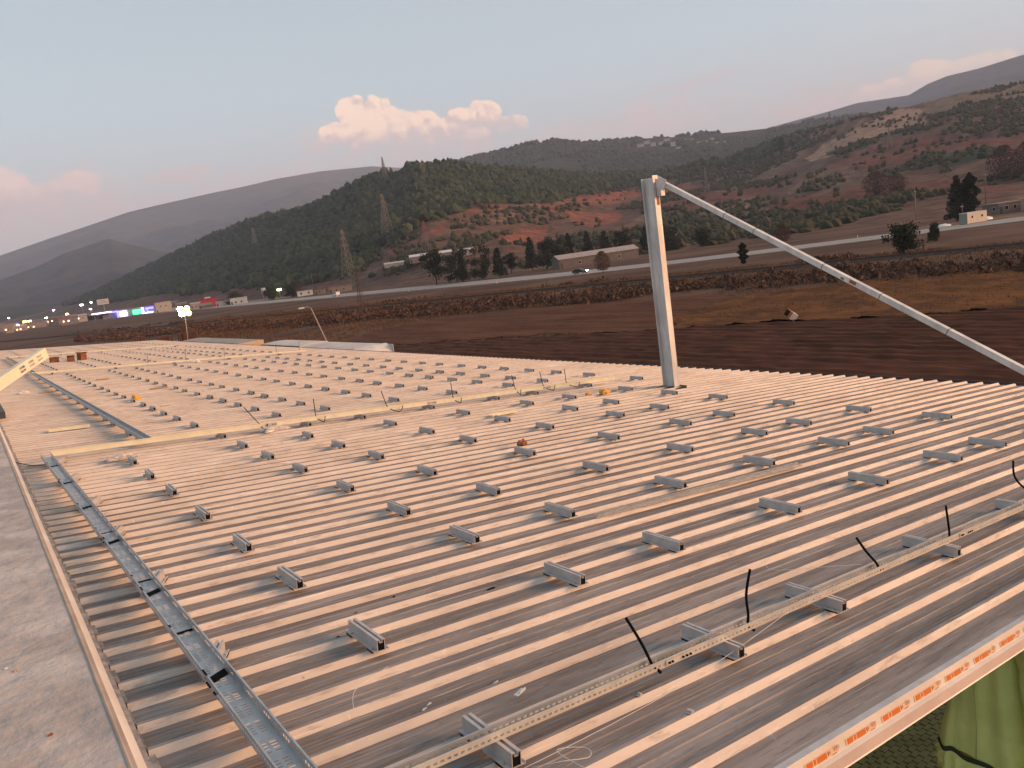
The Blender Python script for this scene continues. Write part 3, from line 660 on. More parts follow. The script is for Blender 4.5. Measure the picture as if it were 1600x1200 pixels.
# ------------------------------------------------------------------ litter on the roof
m_white = mat('white_plastic', (.62,.60,.58), .5); m_card = mat('brown_cardboard', (.28,.105,.045), .9, (.20,.075,.035), 6); m_yel = mat('yellow_plastic', (.62,.33,.05), .55); m_clear = mat('cloudy_plastic', (.50,.48,.47), .3, (.40,.38,.37), 20)
def carton(label, u, v, a, c, h, rz, open_=True):
    r = empty('cardboard_box', RF(u, v, .0385, rz)); b = MB()
    b.box(-a, a, -c, c, 0, .004); b.box(-a, -a+.006, -c, c, .004, h); b.box(a-.006, a, -c, c, .004, h); b.box(-a, a, -c, -c+.006, .004, h); b.box(-a, a, c-.006, c, .004, h); b.build('body', m_card, r)
    for s_ in (-1, 1):
        b = MB(); b.box(-a, a, s_*c-.002, s_*c+.002, 0, c*.9, 0, Matrix.Translation((0, 0, h)) @ Matrix.Translation((0, s_*c, 0)) @ Matrix.Rotation(s_*R_(-70), 4, 'X') @ Matrix.Translation((0, -s_*c, 0))); b.build('flap', m_card, r)
    return tag(r, label, 'box', 'cardboard boxes far down the roof')
carton('leftmost small brown cardboard box far down the roof', 3.6, 43.4, .17, .13, .20, .2)
carton('middle small brown cardboard box far down the roof', 4.25, 42.9, .16, .13, .24, -.1)
carton('rightmost brown cardboard box with open flap far down the roof', 4.8, 43.6, .15, .17, .34, .4)
def scrap(name, label, u, v, pts_box, material, rz=0, cat='offcut', w0=.0375):
    b = MB()
    for q in pts_box: b.box(*q)
    o = b.build(name, material); o.matrix_world = RF(u, v, w0, rz); return tag(o, label, cat)
def lump(name, label, u, v, sx, sy, sz, material, cat, w0=.04):
    bm = bmesh.new(); bmesh.ops.create_icosphere(bm, subdivisions=3, radius=1)
    for q in bm.verts:
        n = math.sin(q.co.x*5+u)*.18+math.sin(q.co.y*7+v)*.2+random.uniform(-.1, .1); q.co = Vector((q.co.x*sx*(1+n), q.co.y*sy*(1+n), max(q.co.z*sz*(1+n*1.5), -sz*.3)+sz*.3))
    me = bpy.data.meshes.new(name); bm.to_mesh(me); bm.free(); me.materials.append(material)
    o = link(name, me); o.matrix_world = RF(u, v, w0, .3); return tag(o, label, cat)
lump('bag', 'yellow orange bag beside a small rail beyond the middle tray', 3.1, 19.3, .10, .08, .08, m_yel, 'bag')
lump('gloves', 'crumpled orange work gloves lying near the steel post', 9.45, 10.65, .12, .08, .06, m_yel, 'gloves')
lump('glove', 'small orange glove left of the crumpled gloves', 9.15, 10.75, .07, .05, .035, m_yel, 'glove')
lump('plastic_bag', 'cloudy plastic bag on the ribs in front of the middle tray', 1.55, 11.15, .20, .07, .05, m_clear, 'plastic bag')
lump('rag', 'dark red rag on a rib left of a rail', 5.5, 7.75, .06, .05, .05, m_card, 'rag')
lump('wrapper', 'pale crumpled wrapper near the left end of the roof', 1.25, 24.5, .16, .08, .05, m_white, 'wrapper')
lump('plastic_bag', 'clear plastic scrap under the middle tray by a cable', 3.75, 11.75, .22, .08, .05, m_clear, 'plastic bag')
lump('plastic_bag', 'white plastic scrap on the second cross tray', 7.6, 32.7, .14, .08, .07, m_white, 'plastic bag')
m_plk = mat('pale_plank', (.52,.32,.17), .8, (.44,.26,.13), 5)
scrap('plank', 'thin orange plank lying on ribs far beyond the middle tray', 4.05, 21.9, [(-.15, .28, -.04, .04, 0, .02)], m_plk, .05, 'plank')
scrap('plank', 'short orange board by a rail beyond the middle tray', 3.2, 17.2, [(0, .2, -.02, .02, 0, .015)], m_plk, .06, 'plank')
scrap('plank', 'pale orange board far down the roof near the ridge side', 3.35, 27.4, [(0, .35, -.05, .05, 0, .03)], m_plk, .05, 'plank')
scrap('plank', 'small yellow board left of the long dark tray', 1.75, 24.0, [(-.2, .15, -.04, .04, 0, .03)], m_plk, .03, 'plank')
scrap('metal_offcut', 'flat white metal offcut in the pan near a rail', 1.85, 2.98, [(0, .085, -.006, .006, 0, .003), (0, .085, .006, .008, 0, .012)], m_white, .35, w0=.003)
scrap('metal_offcut', 'narrow pale strip lying in the pan at lower centre', 1.52, 3.02, [(0, .075, -.005, .005, 0, .003)], m_white, .55, w0=.003)
scrap('metal_offcut', 'dull grey slotted plate in the pan at lower centre', 1.36, 2.98, [(0, .09, -.014, .014, 0, .003), (0, .09, -.002, .002, .003, .007)], m_alu, .12, w0=.003)
scrap('plastic_scrap', 'curled pale scrap on a rib near the lower centre', 1.88, 2.80, [(0, .07, -.012, .012, 0, .003), (.02, .07, -.012, -.008, .003, .012)], m_white, .42)
scrap('bolts', 'three long dark bolts scattered beside the front tray', 1.40, 2.60, [(0, .11, -.004, .004, 0, .007), (-.02, .07, .012, .018, 0, .006)], mat('dark_bolt', (.10,.10,.11), .35, metal=.8), .5, 'bolts', w0=.003)
scrap('clip', 'small steel clip on a rib before the front tray', 2.36, 2.20, [(-.018, .018, -.012, .012, 0, .003), (-.008, .008, -.012, .012, .003, .012)], m_alu, .3, 'clip')
scrap('clip', 'small dark clip behind the nearest rib, right of centre', 2.30, 2.44, [(-.014, .014, -.01, .01, 0, .004), (-.004, .006, -.008, .008, .004, .012)], m_alu, .2, 'clip')
scrap('clip', 'grey square washer plate under the front tray', 1.42, 2.40, [(-.02, .02, -.02, .02, 0, .003), (-.006, .006, -.006, .006, .003, .01)], m_alu, .2, 'washer', w0=.003)
scrap('rubber_scrap', 'small black rubber strip in a pan at centre', 2.55, 4.05, [(0, .06, -.008, .008, 0, .006)], m_black, .2, 'rubber', w0=.003)
for k, (u, v) in enumerate([(1.75, 4.28), (1.85, 4.20), (2.05, 4.35), (1.55, 4.02), (1.30, 3.72), (2.3, 4.45)]):
    scrap('rubber_scrap', f'{ORD[k+1]} tiny black crumb from the front among rails at lower left', u, v, [(0, .02, -.006, .006, 0, .007)], m_black, k*.7, 'rubber', w0=.003)
# loose pale wires curling over the ribs
for k, pts in enumerate([[(1.25, 3.15, .05), (1.32, 3.3, .055), (1.45, 3.38, .05), (1.55, 3.42, .055)], [(1.60, 2.30, .05), (1.68, 2.22, .08), (1.80, 2.20, .06), (1.84, 2.27, .05), (1.72, 2.30, .07), (1.76, 2.14, .045)], [(.95, 2.36, .012), (1.9, 2.37, .014), (2.6, 2.38, .05), (3.35, 2.44, .12), (3.5, 2.6, .02)], [(4.2, 3.2, .02), (4.0, 3.0, .05), (4.3, 2.8, .05), (4.6, 2.7, .02)]]):
    b = MB(); b.tube(smooth(pts), .0014, 5); o = b.build('loose_wire', m_white); o.matrix_world = ROOF
    tag(o, ['thin pale wire curling beside the left tray', 'thin pale wire looped under the first front tray rail', 'long thin pale wire running along the front tray', 'thin pale wire across the ribs behind the front tray'][k], 'wire')
for k, (u, v, s_) in enumerate([(.06, 4.55, .009), (.14, 3.72, .007), (.02, 4.62, .006), (.20, 2.9, .006), (-.1, 5.2, .007)]):
    lump('pebble', f'{["brown shard", "small brown stone", "white chip", "dark crumb", "grey stone"][k]} lying on the grey ridge wall at left', u, v, s_*1.4, s_, s_*.8, [m_fill, m_card, m_white, m_black, m_alu][k], 'stone', w0=.101)
scrap('metal_cover', 'dark grey metal cover on the ridge at the left edge', .30, 17.6, [(-.3, .26, 0, 3.2, 0, .12), (-.28, .24, .02, 3.18, .12, .13)], m_dark, 0, 'cover', w0=.105)

# ------------------------------------------------------------------ steel post with diagonal brace
m_post = mat('galvanised_post', (.76,.735,.69), .5, (.52,.50,.48), 5.0, .3, .7, metal=.1, stretch=(1,1,.3), bump=.0015, bscale=20, detail=8); m_rustp = mat('rust_stain', (.30,.12,.05), .8)
r = empty('steel_post', Matrix.Translation((10.70, 10.42, 6.02))); tag(r, 'tall galvanised steel post standing on the roof near the eave', 'post')
b = MB(); b.box(-.004, .004, -.135, .135, 0, 3.95); b.build('web', m_post, r)
for s_ in (-1, 1):
    b = MB(); y0, y1 = sorted((s_*.135, s_*.147)); b.box(-.066, .066, y0, y1, 0, 3.95+(.03 if s_ < 0 else 0)); b.build('flange', m_post, r)
b = MB(); b.box(-.15, .15, -.25, .24, -.06, .075); b.box(-.19, -.15, -.12, .20, 0.0, .065); b.box(-.1, .12, .24, .31, 0, .06); b.build('base_flashing', mat('bitumen', (.02,.015,.013), .8), r)
b = MB(); b.box(-.004, .09, -.26, -.148, 3.60, 3.86); b.build('gusset_plate', m_post, r)
b = MB(); b.poly([(-.02, -.1485, 3.45), (.05, -.1485, 3.45), (.06, -.1485, 3.90), (-.01, -.1485, 3.92)]); b.build('rust_streak', m_rustp, r)
b = MB()
for z in (3.68, 3.78): b.cyl((.03, -.148, z), (.03, -.165, z), .013, .013, 6)
b.build('bolt', m_galv, r)
p0 = Vector((10.74, 10.18, 9.86)); p1 = Vector((10.74, 3.42, 6.12)); d_ = (p1-p0); Ln = d_.length; d_.normalize(); yv = Vector((1, 0, 0)); zv = d_.cross(yv).normalized()
Mb = Matrix(((d_.x, yv.x, zv.x, p0.x), (d_.y, yv.y, zv.y, p0.y), (d_.z, yv.z, zv.z, p0.z), (0, 0, 0, 1)))
r = empty('diagonal_brace', Mb); tag(r, 'pale square steel brace sloping from the post top to the right', 'brace')
b = MB(); b.box(0, Ln, -.040, .040, -.040, .040); b.build('tube', m_post, r)
m_weld = mat('weld', (.12,.09,.075), .6)
for x in (1.55, 2.2, 3.55, 4.55, 5.6): b = MB(); b.box(x, x+.012, -.0412, .0412, -.0412, .0412); b.build('weld_seam', m_weld, r)
b = MB(); b.box(4.05, 4.16, -.0425, -.0405, -.02, .03); b.box(3.9, 3.96, -.0425, -.0405, -.03, .0); b.build('rust_spot', m_rustp, r)
b = MB(); b.box(-.05, .16, -.06, -.047, -.1, .1); b.build('end_plate', m_post, r); b = MB(); b.box(Ln-.2, Ln+.04, -.1, .1, -.05, .05); b.build('end_plate', m_post, r)

# ------------------------------------------------------------------ green work jacket hanging under the roof edge
m_green = mat('lime_fabric', (.78,.88,.30), .85, (.68,.78,.25), 5, bump=.003, bscale=60); m_band = mat('dark_green_band', (.035,.05,.018), .8); m_seam = mat('seam_thread', (.50,.58,.18), .9)
jk = empty('work_jacket', Matrix(((.418, -.908, 0, 4.24), (-.908, -.418, 0, 2.25), (0, 0, 1, 0), (0, 0, 0, 1)))); tag(jk, 'lime green work jacket hanging below the near right roof edge', 'jacket')
def loft(rows, n, close=True):
    V = []; F = []; m_ = len(rows)
    for r_ in rows: V += r_
    for i in range(m_-1):
        for k in range(n if close else n-1): F.append((i*n+k, i*n+(k+1) % n, (i+1)*n+(k+1) % n, (i+1)*n+k))
    return V, F
def jring(t, n=80, grow=0.0, z_=None):
    """one cross-section of the jacket body; t 0 at the shoulders, 1 at the hem"""
    s0 = .17*(1-t)**1.1+.0*t; s1 = .50+.12*t; c, hw = (s0+s1)/2, (s1-s0)/2+grow; out = []
    for k in range(n):
        a = 2*math.pi*k/n; fold = .016*t*math.sin(5*a+.6)+.012*t**.5*math.sin(9*a+2.1*t)+.006*math.sin(15*a+5*t)
        dep = .075+.02*t+fold+grow; x = c+hw*math.cos(a)*(1+.25*fold); sh = .05*(1-t)*abs(math.cos(a))
        z = (6.60-sh)+(5.80-6.60)*t-.27*x*t+.012*math.sin(6*a+1)*t if z_ is None else z_-.27*x+.010*math.sin(11*a)
        out.append((x, dep*math.sin(a), z))
    return out
def jmesh(nm, rows, m_, par=jk, n=80):
    V, F = loft(rows, n); me = bpy.data.meshes.new(nm); me.from_pydata(V, [], F); me.materials.append(m_); me.polygons.foreach_set('use_smooth', [True]*len(F)); me.update(); return link(nm, me, par)
jmesh('body', [jring(i/18) for i in range(19)], m_green)
jmesh('hem_band', [jring(1, grow=.006, z_=5.805), jring(1, grow=.009, z_=5.79), jring(1, grow=.006, z_=5.772)], m_band)
def gath(g_, z_):
    R0 = jring(1, grow=g_, z_=z_); return [(x+.010*math.sin(k*1.9), y+.010*math.sin(k*1.9+1), z) for k, (x, y, z) in enumerate(R0)]
jmesh('waistband', [jring(1, grow=.002, z_=5.772), gath(.022, 5.745), gath(.018, 5.70), gath(.026, 5.66), jring(1, grow=.0, z_=5.64)], m_green)
rows = []
for i in range(17):
    t = i/16; c = Vector((.47+.06*t+.012*math.sin(6*t), .105+.025*math.sin(3*t), 6.55-1.0*t)); rr = .082-.022*t; row = []
    for k in range(36):
        a = 2*math.pi*k/36; q = rr*(1+.10*math.sin(4*a+7*t)+.07*math.sin(t*26+2*math.sin(a))); row.append((c.x+q*math.cos(a), c.y+q*math.sin(a)*.8, c.z))
    rows.append(row)
jmesh('sleeve', rows, m_green, n=36)
jmesh('cuff', [[(x*1.0, y, z-.0) for x, y, z in rows[-1]], [(x, y, z-.06) for x, y, z in rows[-1]]], m_band, n=36)
b = MB(); b.box(.26, .285, .118, .135, 5.655, 5.70); b.build('cord_lock', m_black, jk)
b = MB(); b.tube([(.215, .096, 6.45), (.195, .110, 6.2), (.20, .118, 6.0), (.19, .120, 5.78)], .003, 5); b.build('seam', m_seam, jk)
b = MB(); b.tube([(.30, 0, 6.56), (.32, 0, 6.62), (.34, 0, 6.66), (.36, 0, 6.70)], .004, 6); b.build('hanging_loop', m_band, jk)

# ------------------------------------------------------------------ trailers beside the warehouse
m_tarp = mat('trailer_tarpaulin', (.62,.55,.49), .75, (.52,.45,.40), .7); m_twhite = mat('trailer_white', (.68,.64,.58), .5, (.58,.53,.47), 1.2); m_tyre = mat('tyre', (.015,.015,.015), .8); m_rim = mat('wheel_rim', (.35,.35,.36), .4, metal=.6)
m_glass = mat('dark_glass', (.015,.018,.02), .08); m_cream = mat('cream_panel', (.58,.46,.30), .7, (.50,.39,.26), 1)
def wheel(parent, x, y, r_, w_, side):
    wq = empty('wheel'); wq.parent = parent; wq.location = (x, y, r_)
    b = MB(); b.cyl((0, -w_/2, 0), (0, w_/2, 0), r_, r_, 16); b.build('tyre', m_tyre, wq)
    b = MB(); b.cyl((0, side*(w_/2-.01), 0), (0, side*(w_/2+.01), 0), r_*.58, r_*.5, 12); b.build('rim', m_rim, wq)
def trailer(label, x, y0, y1, h, roofmat, endmat, round_end, rz=0):
    r = empty('truck_trailer', Matrix.Translation((x, y0, 0)) @ Matrix.Rotation(math.pi/2+rz, 4, 'Z')); tag(r, label, 'trailer', 'trailers parked beside the warehouse')
    L = y1-y0; b = MB(); b.box(0, L, -1.24, 1.24, 1.15, 1.3); b.box(.5, L-.5, -.5, .5, .85, 1.15); b.build('chassis', m_dark, r)
    for s_ in (-1, 1): b = MB(); y_, z_ = sorted((s_*1.25, s_*1.22)); b.box(0, L, y_, z_, 1.3, h-.05); b.build('side_panel', m_tarp, r)
    b = MB(); n = 10
    prof = [(-1.26, h-.06)]+[(1.26*math.sin(-math.pi/2+math.pi*k/n), h-.06+.10*math.cos(-math.pi/2+math.pi*k/n)) for k in range(n+1)]+[(1.26, h-.06)]
    ee = 1.2 if round_end else 0
    b.prism(prof, ee, L, axis='x'); b.build('roof', roofmat, r)
    b = MB()
    if round_end:
        for k in range(8):
            t0, t1 = k/8*math.pi/2, (k+1)/8*math.pi/2
            f = lambda t: (ee-ee*math.sin(t)*1.0, (h+.02)-(.9)*(1-math.cos(t)))
            (xa, za), (xb, zb) = f(t0), f(t1); b.poly([(xa, -1.24, za), (xa, 1.24, za), (xb, 1.24, zb), (xb, -1.24, zb)])
            for s_ in (-1, 1): b.poly([(xa, s_*1.24, za), (xb, s_*1.24, zb), (xb, s_*1.24, 1.3), (xa, s_*1.24, 1.3)])
        b.poly([(0, -1.24, 1.3), (0, 1.24, 1.3), (0, 1.24, h-.88), (0, -1.24, h-.88)])
    else: b.box(-.03, 0, -1.25, 1.25, 1.3, h-.02)
    b.build('end_wall', endmat, r)
    b = MB()
    for s_ in (-1, 1): y_, z_ = sorted((s_*1.285, s_*1.25)); b.box(ee, L, y_, z_, h-.14, h-.02)
    b.build('edge_rail', m_dark, r)
    for x_ in (1.2, 2.5, L-2.0):
        for s_ in (-1, 1): wheel(r, x_, s_*1.05, .5, .3, s_)
    return r
trailer('white trailer with rounded bright end beside the warehouse eave', 22.7, 49.0, 60.2, 4.0, m_tarp, m_twhite, True)
trailer('grey roofed trailer behind the rounded white one', 23.0, 61.4, 71.0, 4.0, m_tarp, m_twhite, False)
trailer('tan ended trailer farthest along the warehouse eave', 22.8, 77.5, 101.0, 4.0, mat('dusty_tarp', (.36,.31,.27), .8, (.28,.23,.2), .5), m_cream, False)

# ------------------------------------------------------------------ yard lamp and floodlight masts
def mast(label, base, top, lit):
    r = empty('lamp_post' if not lit else 'floodlight_mast', Matrix.Translation(base)); tag(r, label, 'lamp post'); tp = Vector(top)-Vector(base)
    b = MB(); b.cyl((0, 0, 0), tp, .085, .05, 10); b.build('pole', mat('pole_paint', (.42,.33,.27), .6), r)
    b = MB(); b.box(-.2, .2, -.2, .2, 0, .04); b.build('base_plate', m_steel, r)
    if lit:
        for k, (dx, dz, col, e) in enumerate(((-.62, .42, (1, .98, .92), 60), (-.50, -.40, (1, .98, .92), 50), (.50, .40, (.95, 1, .10), 9), (.62, -.44, (.95, 1, .10), 8))):
            fl = empty('floodlight'); fl.parent = r; fl.location = tp+Vector((dx, 0, dz))
            b = MB(); b.cyl((0, -.02, 0), (0, .30, 0), .48, .2, 16); b.build('housing', m_dark, fl)
            b = MB(); b.cyl((0, -.06, 0), (0, -.021, 0), .44, .46, 20); b.build('lens', mat('lit_lens', (.9, .9, .8), .3, emit=(col, e)), fl)
        b = MB(); b.box(-1.0, 1.0, .28, .34, -.06, .06); b.build('cross_arm', m_steel, r); r.location = base
    else:
        b = MB(); b.cyl(tp, tp+Vector((-.35, .1, .22)), .04, .035, 8); b.cyl(tp+Vector((-.35, .1, .22)), tp+Vector((-.8, .2, .18)), .035, .035, 8); b.build('arm', m_steel, r)
        b = MB(); b.box(-1.35, -.72, .08, .32, tp.z+.10, tp.z+.24, 0, Matrix.Translation((tp.x, tp.y, 0))); b.build('lamp_head', mat('lamp_head', (.55,.55,.55), .5), r)
    return r
mast('unlit grey lamp post rising behind the parked trailers', (33.4, 83.5, 0), (31.97, 84.13, 6.0), False)
fm = mast('lit floodlight mast glowing white and yellow beyond the far roof end', (32.2, 146.5, 0), (32.7, 146.39, 6.8), True)
# pallet stacks beyond the far end
m_pal = mat('orange_pallet', (.22,.088,.038), .85, (.15,.06,.03), 3)
for k, (x, y, n, wd) in enumerate([(29.5, 177.5, 17, 3), (32.0, 177, 7, 3), (34.6, 176.6, 13, 3), (38.4, 176, 14, 4)]):
    for j in range(wd):
        r = empty('pallet_stack', Matrix.Translation((x+(j-1)*.95, y+random.uniform(-.3, .3), 0))); tag(r, f'{ORD[j+1]} column from the left in the {ORD[k+1]} pallet stack beyond the roof', 'pallets', 'stacked pallets beyond the far roof end')
        for q in range(n+random.randint(-1, 1)):
            b = MB(); z = q*.145
            for s_ in (-.36, 0, .36): b.box(s_-.04, s_+.04, -.55, .55, z, z+.10)
            b.box(-.42, .42, -.58, .58, z+.10, z+.13); b.build('pallet', m_pal, r)

# ------------------------------------------------------------------ houses and sheds
m_win = mat('dark_window', (.02,.022,.025), .15); m_warm = mat('lit_window', (.8,.6,.3), .5, emit=((1, .72, .36), 3.0))
def hmat(n, c): return mat(n, c, .85, tuple(v*.82 for v in c), .8)
HM = {}
def house(name, label, x, y, rz, L, D, h, wall, roof=None, rh=0, win=3, lit=0, z=0, cat='building', group=None, door=True, flat_eave=.3):
    r = empty(name, Matrix.Translation((x, y, z)) @ Matrix.Rotation(rz, 4, 'Z')); tag(r, label, cat, group)
    wm = HM.setdefault(wall, hmat('plaster', wall)); b = MB(); b.box(-L/2, L/2, -D/2, D/2, -.4, h)
    if rh: b.prism([(-D/2, h), (D/2, h), (0, h+rh)], -L/2+.01, L/2-.01, axis='x')
    b.build('wall', wm, r)
    rm = HM.setdefault(roof or wall, hmat('roofing', roof or wall)); b = MB(); e = flat_eave
    if rh:
        for s_ in (-1, 1): 
            a_, c_ = (s_*(D/2+e), h-rh*e/(D/2)+.03), (0, h+rh+.03); b.prism([a_, c_, (c_[0], c_[1]+.12), (a_[0], a_[1]+.12)], -L/2-e, L/2+e, axis='x')
    else: b.box(-L/2-e, L/2+e, -D/2-e, D/2+e, h+.002, h+.22)
    b.build('roof', rm, r)
    for k in range(win):
        xx = -L/2+(k+.5+(.5 if door else 0))*L/(win+(1 if door else 0)); f = empty('window'); f.parent = r; f.location = (xx, -D/2, min(h*.55, 1.6) if h < 5 else h*.6)
        b = MB(); b.box(-.62, .62, -.05, .0, -.62, .62); b.build('frame', m_tarp, f); b = MB(); b.box(-.52, .52, -.07, -.052, -.52, .52); b.build('pane', m_warm if k < lit else m_win, f)
    for k in range(1 if D < 12 else 2):
        f = empty('window'); f.parent = r; f.location = (-L/2, -D/4+k*D/2, min(h*.55, 1.6)); b = MB(); b.box(-.05, 0, -.62, .62, -.6, .6); b.build('frame', m_tarp, f); b = MB(); b.box(-.07, -.052, -.52, .52, -.5, .5); b.build('pane', m_win, f)
    if door:
        b = MB(); b.box(-L/2+.5, -L/2+1.5, -D/2-.06, -D/2-.001, -.2, 2.05); b.build('door', m_dark, r)
    return r
hp = math.pi/2
# facing the road: local -Y looks back along the valley towards the viewer
house('stone_barn', 'long grey stone barn with pale roof beside the road', 208, 236, R_(-17), 34, 8, 3.6, (.15,.12,.105), (.36,.31,.28), 1.6, 3, 0, cat='barn')
house('long_shed', 'long white roofed shed on the slope above the conifers', 255, 447, R_(-30), 27, 8, 3.6, (.28,.22,.19), (.66,.62,.58), 1.4, 4, 0, z=11.0, cat='shed')
house('outbuilding', 'small pale outbuilding at the right end of the white shed', 270, 428, R_(-32), 9, 6, 3.2, (.42,.36,.33), (.55,.5,.47), .9, 1, 0, z=11.2)
house('tent', 'row of pale tents left of the white shed', 243, 476, R_(-27), 13, 5, 2.0, (.42,.38,.35), (.50,.46,.43), .9, 0, 0, z=10.5, cat='tents', door=False)
house('stone_hut', 'ruined beige stone hut by the lattice pylon', 187, 440, R_(-25), 13, 7, 3.6, (.30,.215,.15), (.22,.16,.12), 0, 2, 0, cat='hut')
house('stone_hut', 'small beige hut left of the ruined stone hut', 183, 462, R_(-25), 6, 5, 2.8, (.28,.2,.145), (.2,.15,.11), 0, 1, 0, cat='hut')
house('white_trailer_house', 'long white caravan parked beyond the road', 184, 490, R_(-24), 9.5, 3, 3.0, (.75,.70,.62), None, 0, 2, 0, cat='caravan', door=False)
house('white_house', 'small white house with flat roof beyond the road', 160, 553, R_(-18), 11, 9, 4.2, (.72,.66,.58), (.70,.66,.60), 0, 2, 0, cat='house')
house('white_house', 'low white annex with awning beside the flat white house', 158, 576, R_(-18), 14, 7, 3.2, (.45,.41,.37), (.6,.57,.52), 0, 1, 0, cat='house')
house('red_shed', 'bright red shed between two pale buildings', 153, 604, R_(-16), 11, 9, 6.5, (.42,.025,.04), (.34,.02,.03), 0, 0, 0, cat='shed', door=False)
house('gable_shed', 'low sandy gabled shed in front of the red shed', 147, 590, R_(-16), 9, 7, 2.0, (.28,.2,.15), (.26,.18,.13), 1.6, 0, 0, cat='shed')
house('pink_house', 'small pinkish house left of the red shed', 158, 655, R_(-15), 12, 8, 3.8, (.42,.32,.28), (.5,.4,.35), .8, 2, 0, cat='house')
house('cream_house', 'cream two storey house right of the neon filling station', 150, 745, R_(-12), 13, 10, 8.5, (.58,.48,.36), (.5,.42,.33), 0, 2, 0, cat='house')
house('long_block', 'long cream block with a row of dark windows in the town', 118, 985, R_(-8), 40, 9, 6.0, (.50,.40,.33), (.2,.10,.09), 1.5, 9, 0, cat='building')
house('town_house', 'cream arcade building left of the long cream block', 100, 1010, R_(-8), 22, 9, 8, (.42,.33,.26), (.25,.13,.1), 1, 5, 2, cat='building')
house('town_house', 'dark two storey house with a lit lamp in the town', 88, 990, R_(-6), 14, 9, 8, (.14,.11,.10), (.2,.14,.12), 1.2, 3, 1, cat='house')
house('town_house', 'low pinkish shop at the left of the town', 70, 985, R_(-6), 16, 9, 4, (.36,.26,.22), (.3,.2,.17), 1, 3, 1, cat='shop')
for k, (x, y, L, h, c) in enumerate([(140, 1300, 30, 6, (.35,.28,.24)), (60, 1350, 24, 7, (.3,.26,.24)), (40, 1500, 34, 7, (.33,.3,.29)), (100, 1450, 26, 7, (.28,.24,.22)), (180, 1250, 26, 6, (.34,.26,.22)), (210, 1180, 22, 6, (.30,.22,.2)), (20, 1420, 22, 6, (.3,.27,.26)), (160, 1080, 40, 6, (.24,.10,.085))]):
    house('town_house', f'{["grey","small pale","wide pale","brown","beige","tan","far left grey","maroon roofed"][k]} distant town building at the foot of the dark mountain', x, y, R_(-7), L, 11, h, c, tuple(v*.8 for v in c), 1.5, 4, 1 if k % 2 else 0, group='distant town buildings')
tw = []
for k in range(20):
    y = 840+(k % 5)*95+random.uniform(-25, 25); a_ = R_(88.0-k*.62+random.uniform(-.2, .2)); rr = max(y, 700); tw.append((rr*math.cos(a_)+8, rr*math.sin(a_), a_))
for k, (x, y, a_) in enumerate(tw):
    if abs(x-152) < 22: x += 42
    c = random.choice([(.50,.42,.36), (.42,.33,.27), (.36,.26,.22), (.55,.50,.45), (.28,.22,.2), (.44,.28,.22)])
    house('town_house', f'{ORD[k+1]} small roadside house from the left edge in the town strip', x, y, a_-hp, random.uniform(8, 17), 8, random.uniform(3.2, 6.5), c, random.choice([(.22,.09,.07), (.45,.40,.36), (.26,.2,.18)]), random.choice([0, 1.2, 1.6]), 3, random.choice([0, 1, 2]), cat='house', group='small houses in the town strip')
# overpass at far left
b = MB(); b.box(-60, 14, -5, 5, 8.2, 10); b.box(8, 14, -5, 5, 0, 8.2); b.poly([(14, -5, 10), (60, -5, 0), (14, -5, 0)]); b.poly([(14, 5, 10), (60, 5, 0), (14, 5, 0)]); b.poly([(14, -5, 10), (60, -5, 0), (60, 5, 0), (14, 5, 10)])
o = b.build('overpass', hmat('overpass_concrete', (.24,.19,.165))); o.matrix_world = Matrix.Translation((30, 1130, 0)); tag(o, 'concrete road overpass at the far left edge of the valley', 'overpass')
# filling station with neon
fs = empty('filling_station', Matrix.Translation((129, 790, 0)) @ Matrix.Rotation(R_(-9), 4, 'Z')); tag(fs, 'filling station glowing with blue and green neon by the road', 'filling station')
b = MB(); b.box(-22, 22, 2, 9, 0, 6); b.build('shop', hmat('shop_wall', (.3,.28,.3)), fs)
b = MB(); b.box(-24, 24, 1, 10, 6, 6.8); b.build('roof', hmat('shop_roof', (.24,.22,.24)), fs)
b = MB(); b.box(-30, -14, -9, 1, 5.6, 7.0); b.build('canopy', hmat('canopy', (.5,.5,.52)), fs)
for x in (-28, -16):
    b = MB(); b.cyl((x, -5, 0), (x, -5, 5.6), .3, .3, 8); b.build('canopy_post', m_steel, fs)
def glow(nm, c, e): return mat(nm, (.3,.3,.3), .5, emit=(c, e))
gb, gw, gg = glow('blue_neon', (.12, .10, 1.0), 2.4), glow('white_neon', (.65, .72, 1.0), 2.0), glow('green_neon', (.02, 1.0, .22), 1.5)
for nm, bx, mm in (('blue_sign', (-17, -9.5, -.6, -.3, 5.2, 6.4), gb), ('blue_sign', (-10, -8.6, -.6, -.3, .3, 6.4), gb), ('white_sign', (-8, -1.5, -.6, -.3, .6, 5.6), gw), ('green_sign', (3, 10, -.6, -.3, .8, 5.0), gg), ('white_sign', (10.6, 12.5, -.6, -.3, .4, 6.0), gw), ('blue_sign', (14, 21, -.6, -.3, 4.0, 5.6), gb), ('blue_sign', (15, 16, -.6, -.3, .5, 4.0), gb), ('white_sign', (-30, -14, -9.3, -9.0, 5.9, 6.8), gw), ('white_sign', (13, 20, -.6, -.3, .3, 1.4), gw)):
    b = MB(); b.box(*bx); b.build(nm, mm, fs)
b = MB(); b.box(22, 42, -6, -5.6, 1.0, 1.9); b.box(22, 42, -6, -.2, .7, 1.0); b.build('pale_kerb', m_cream, fs)
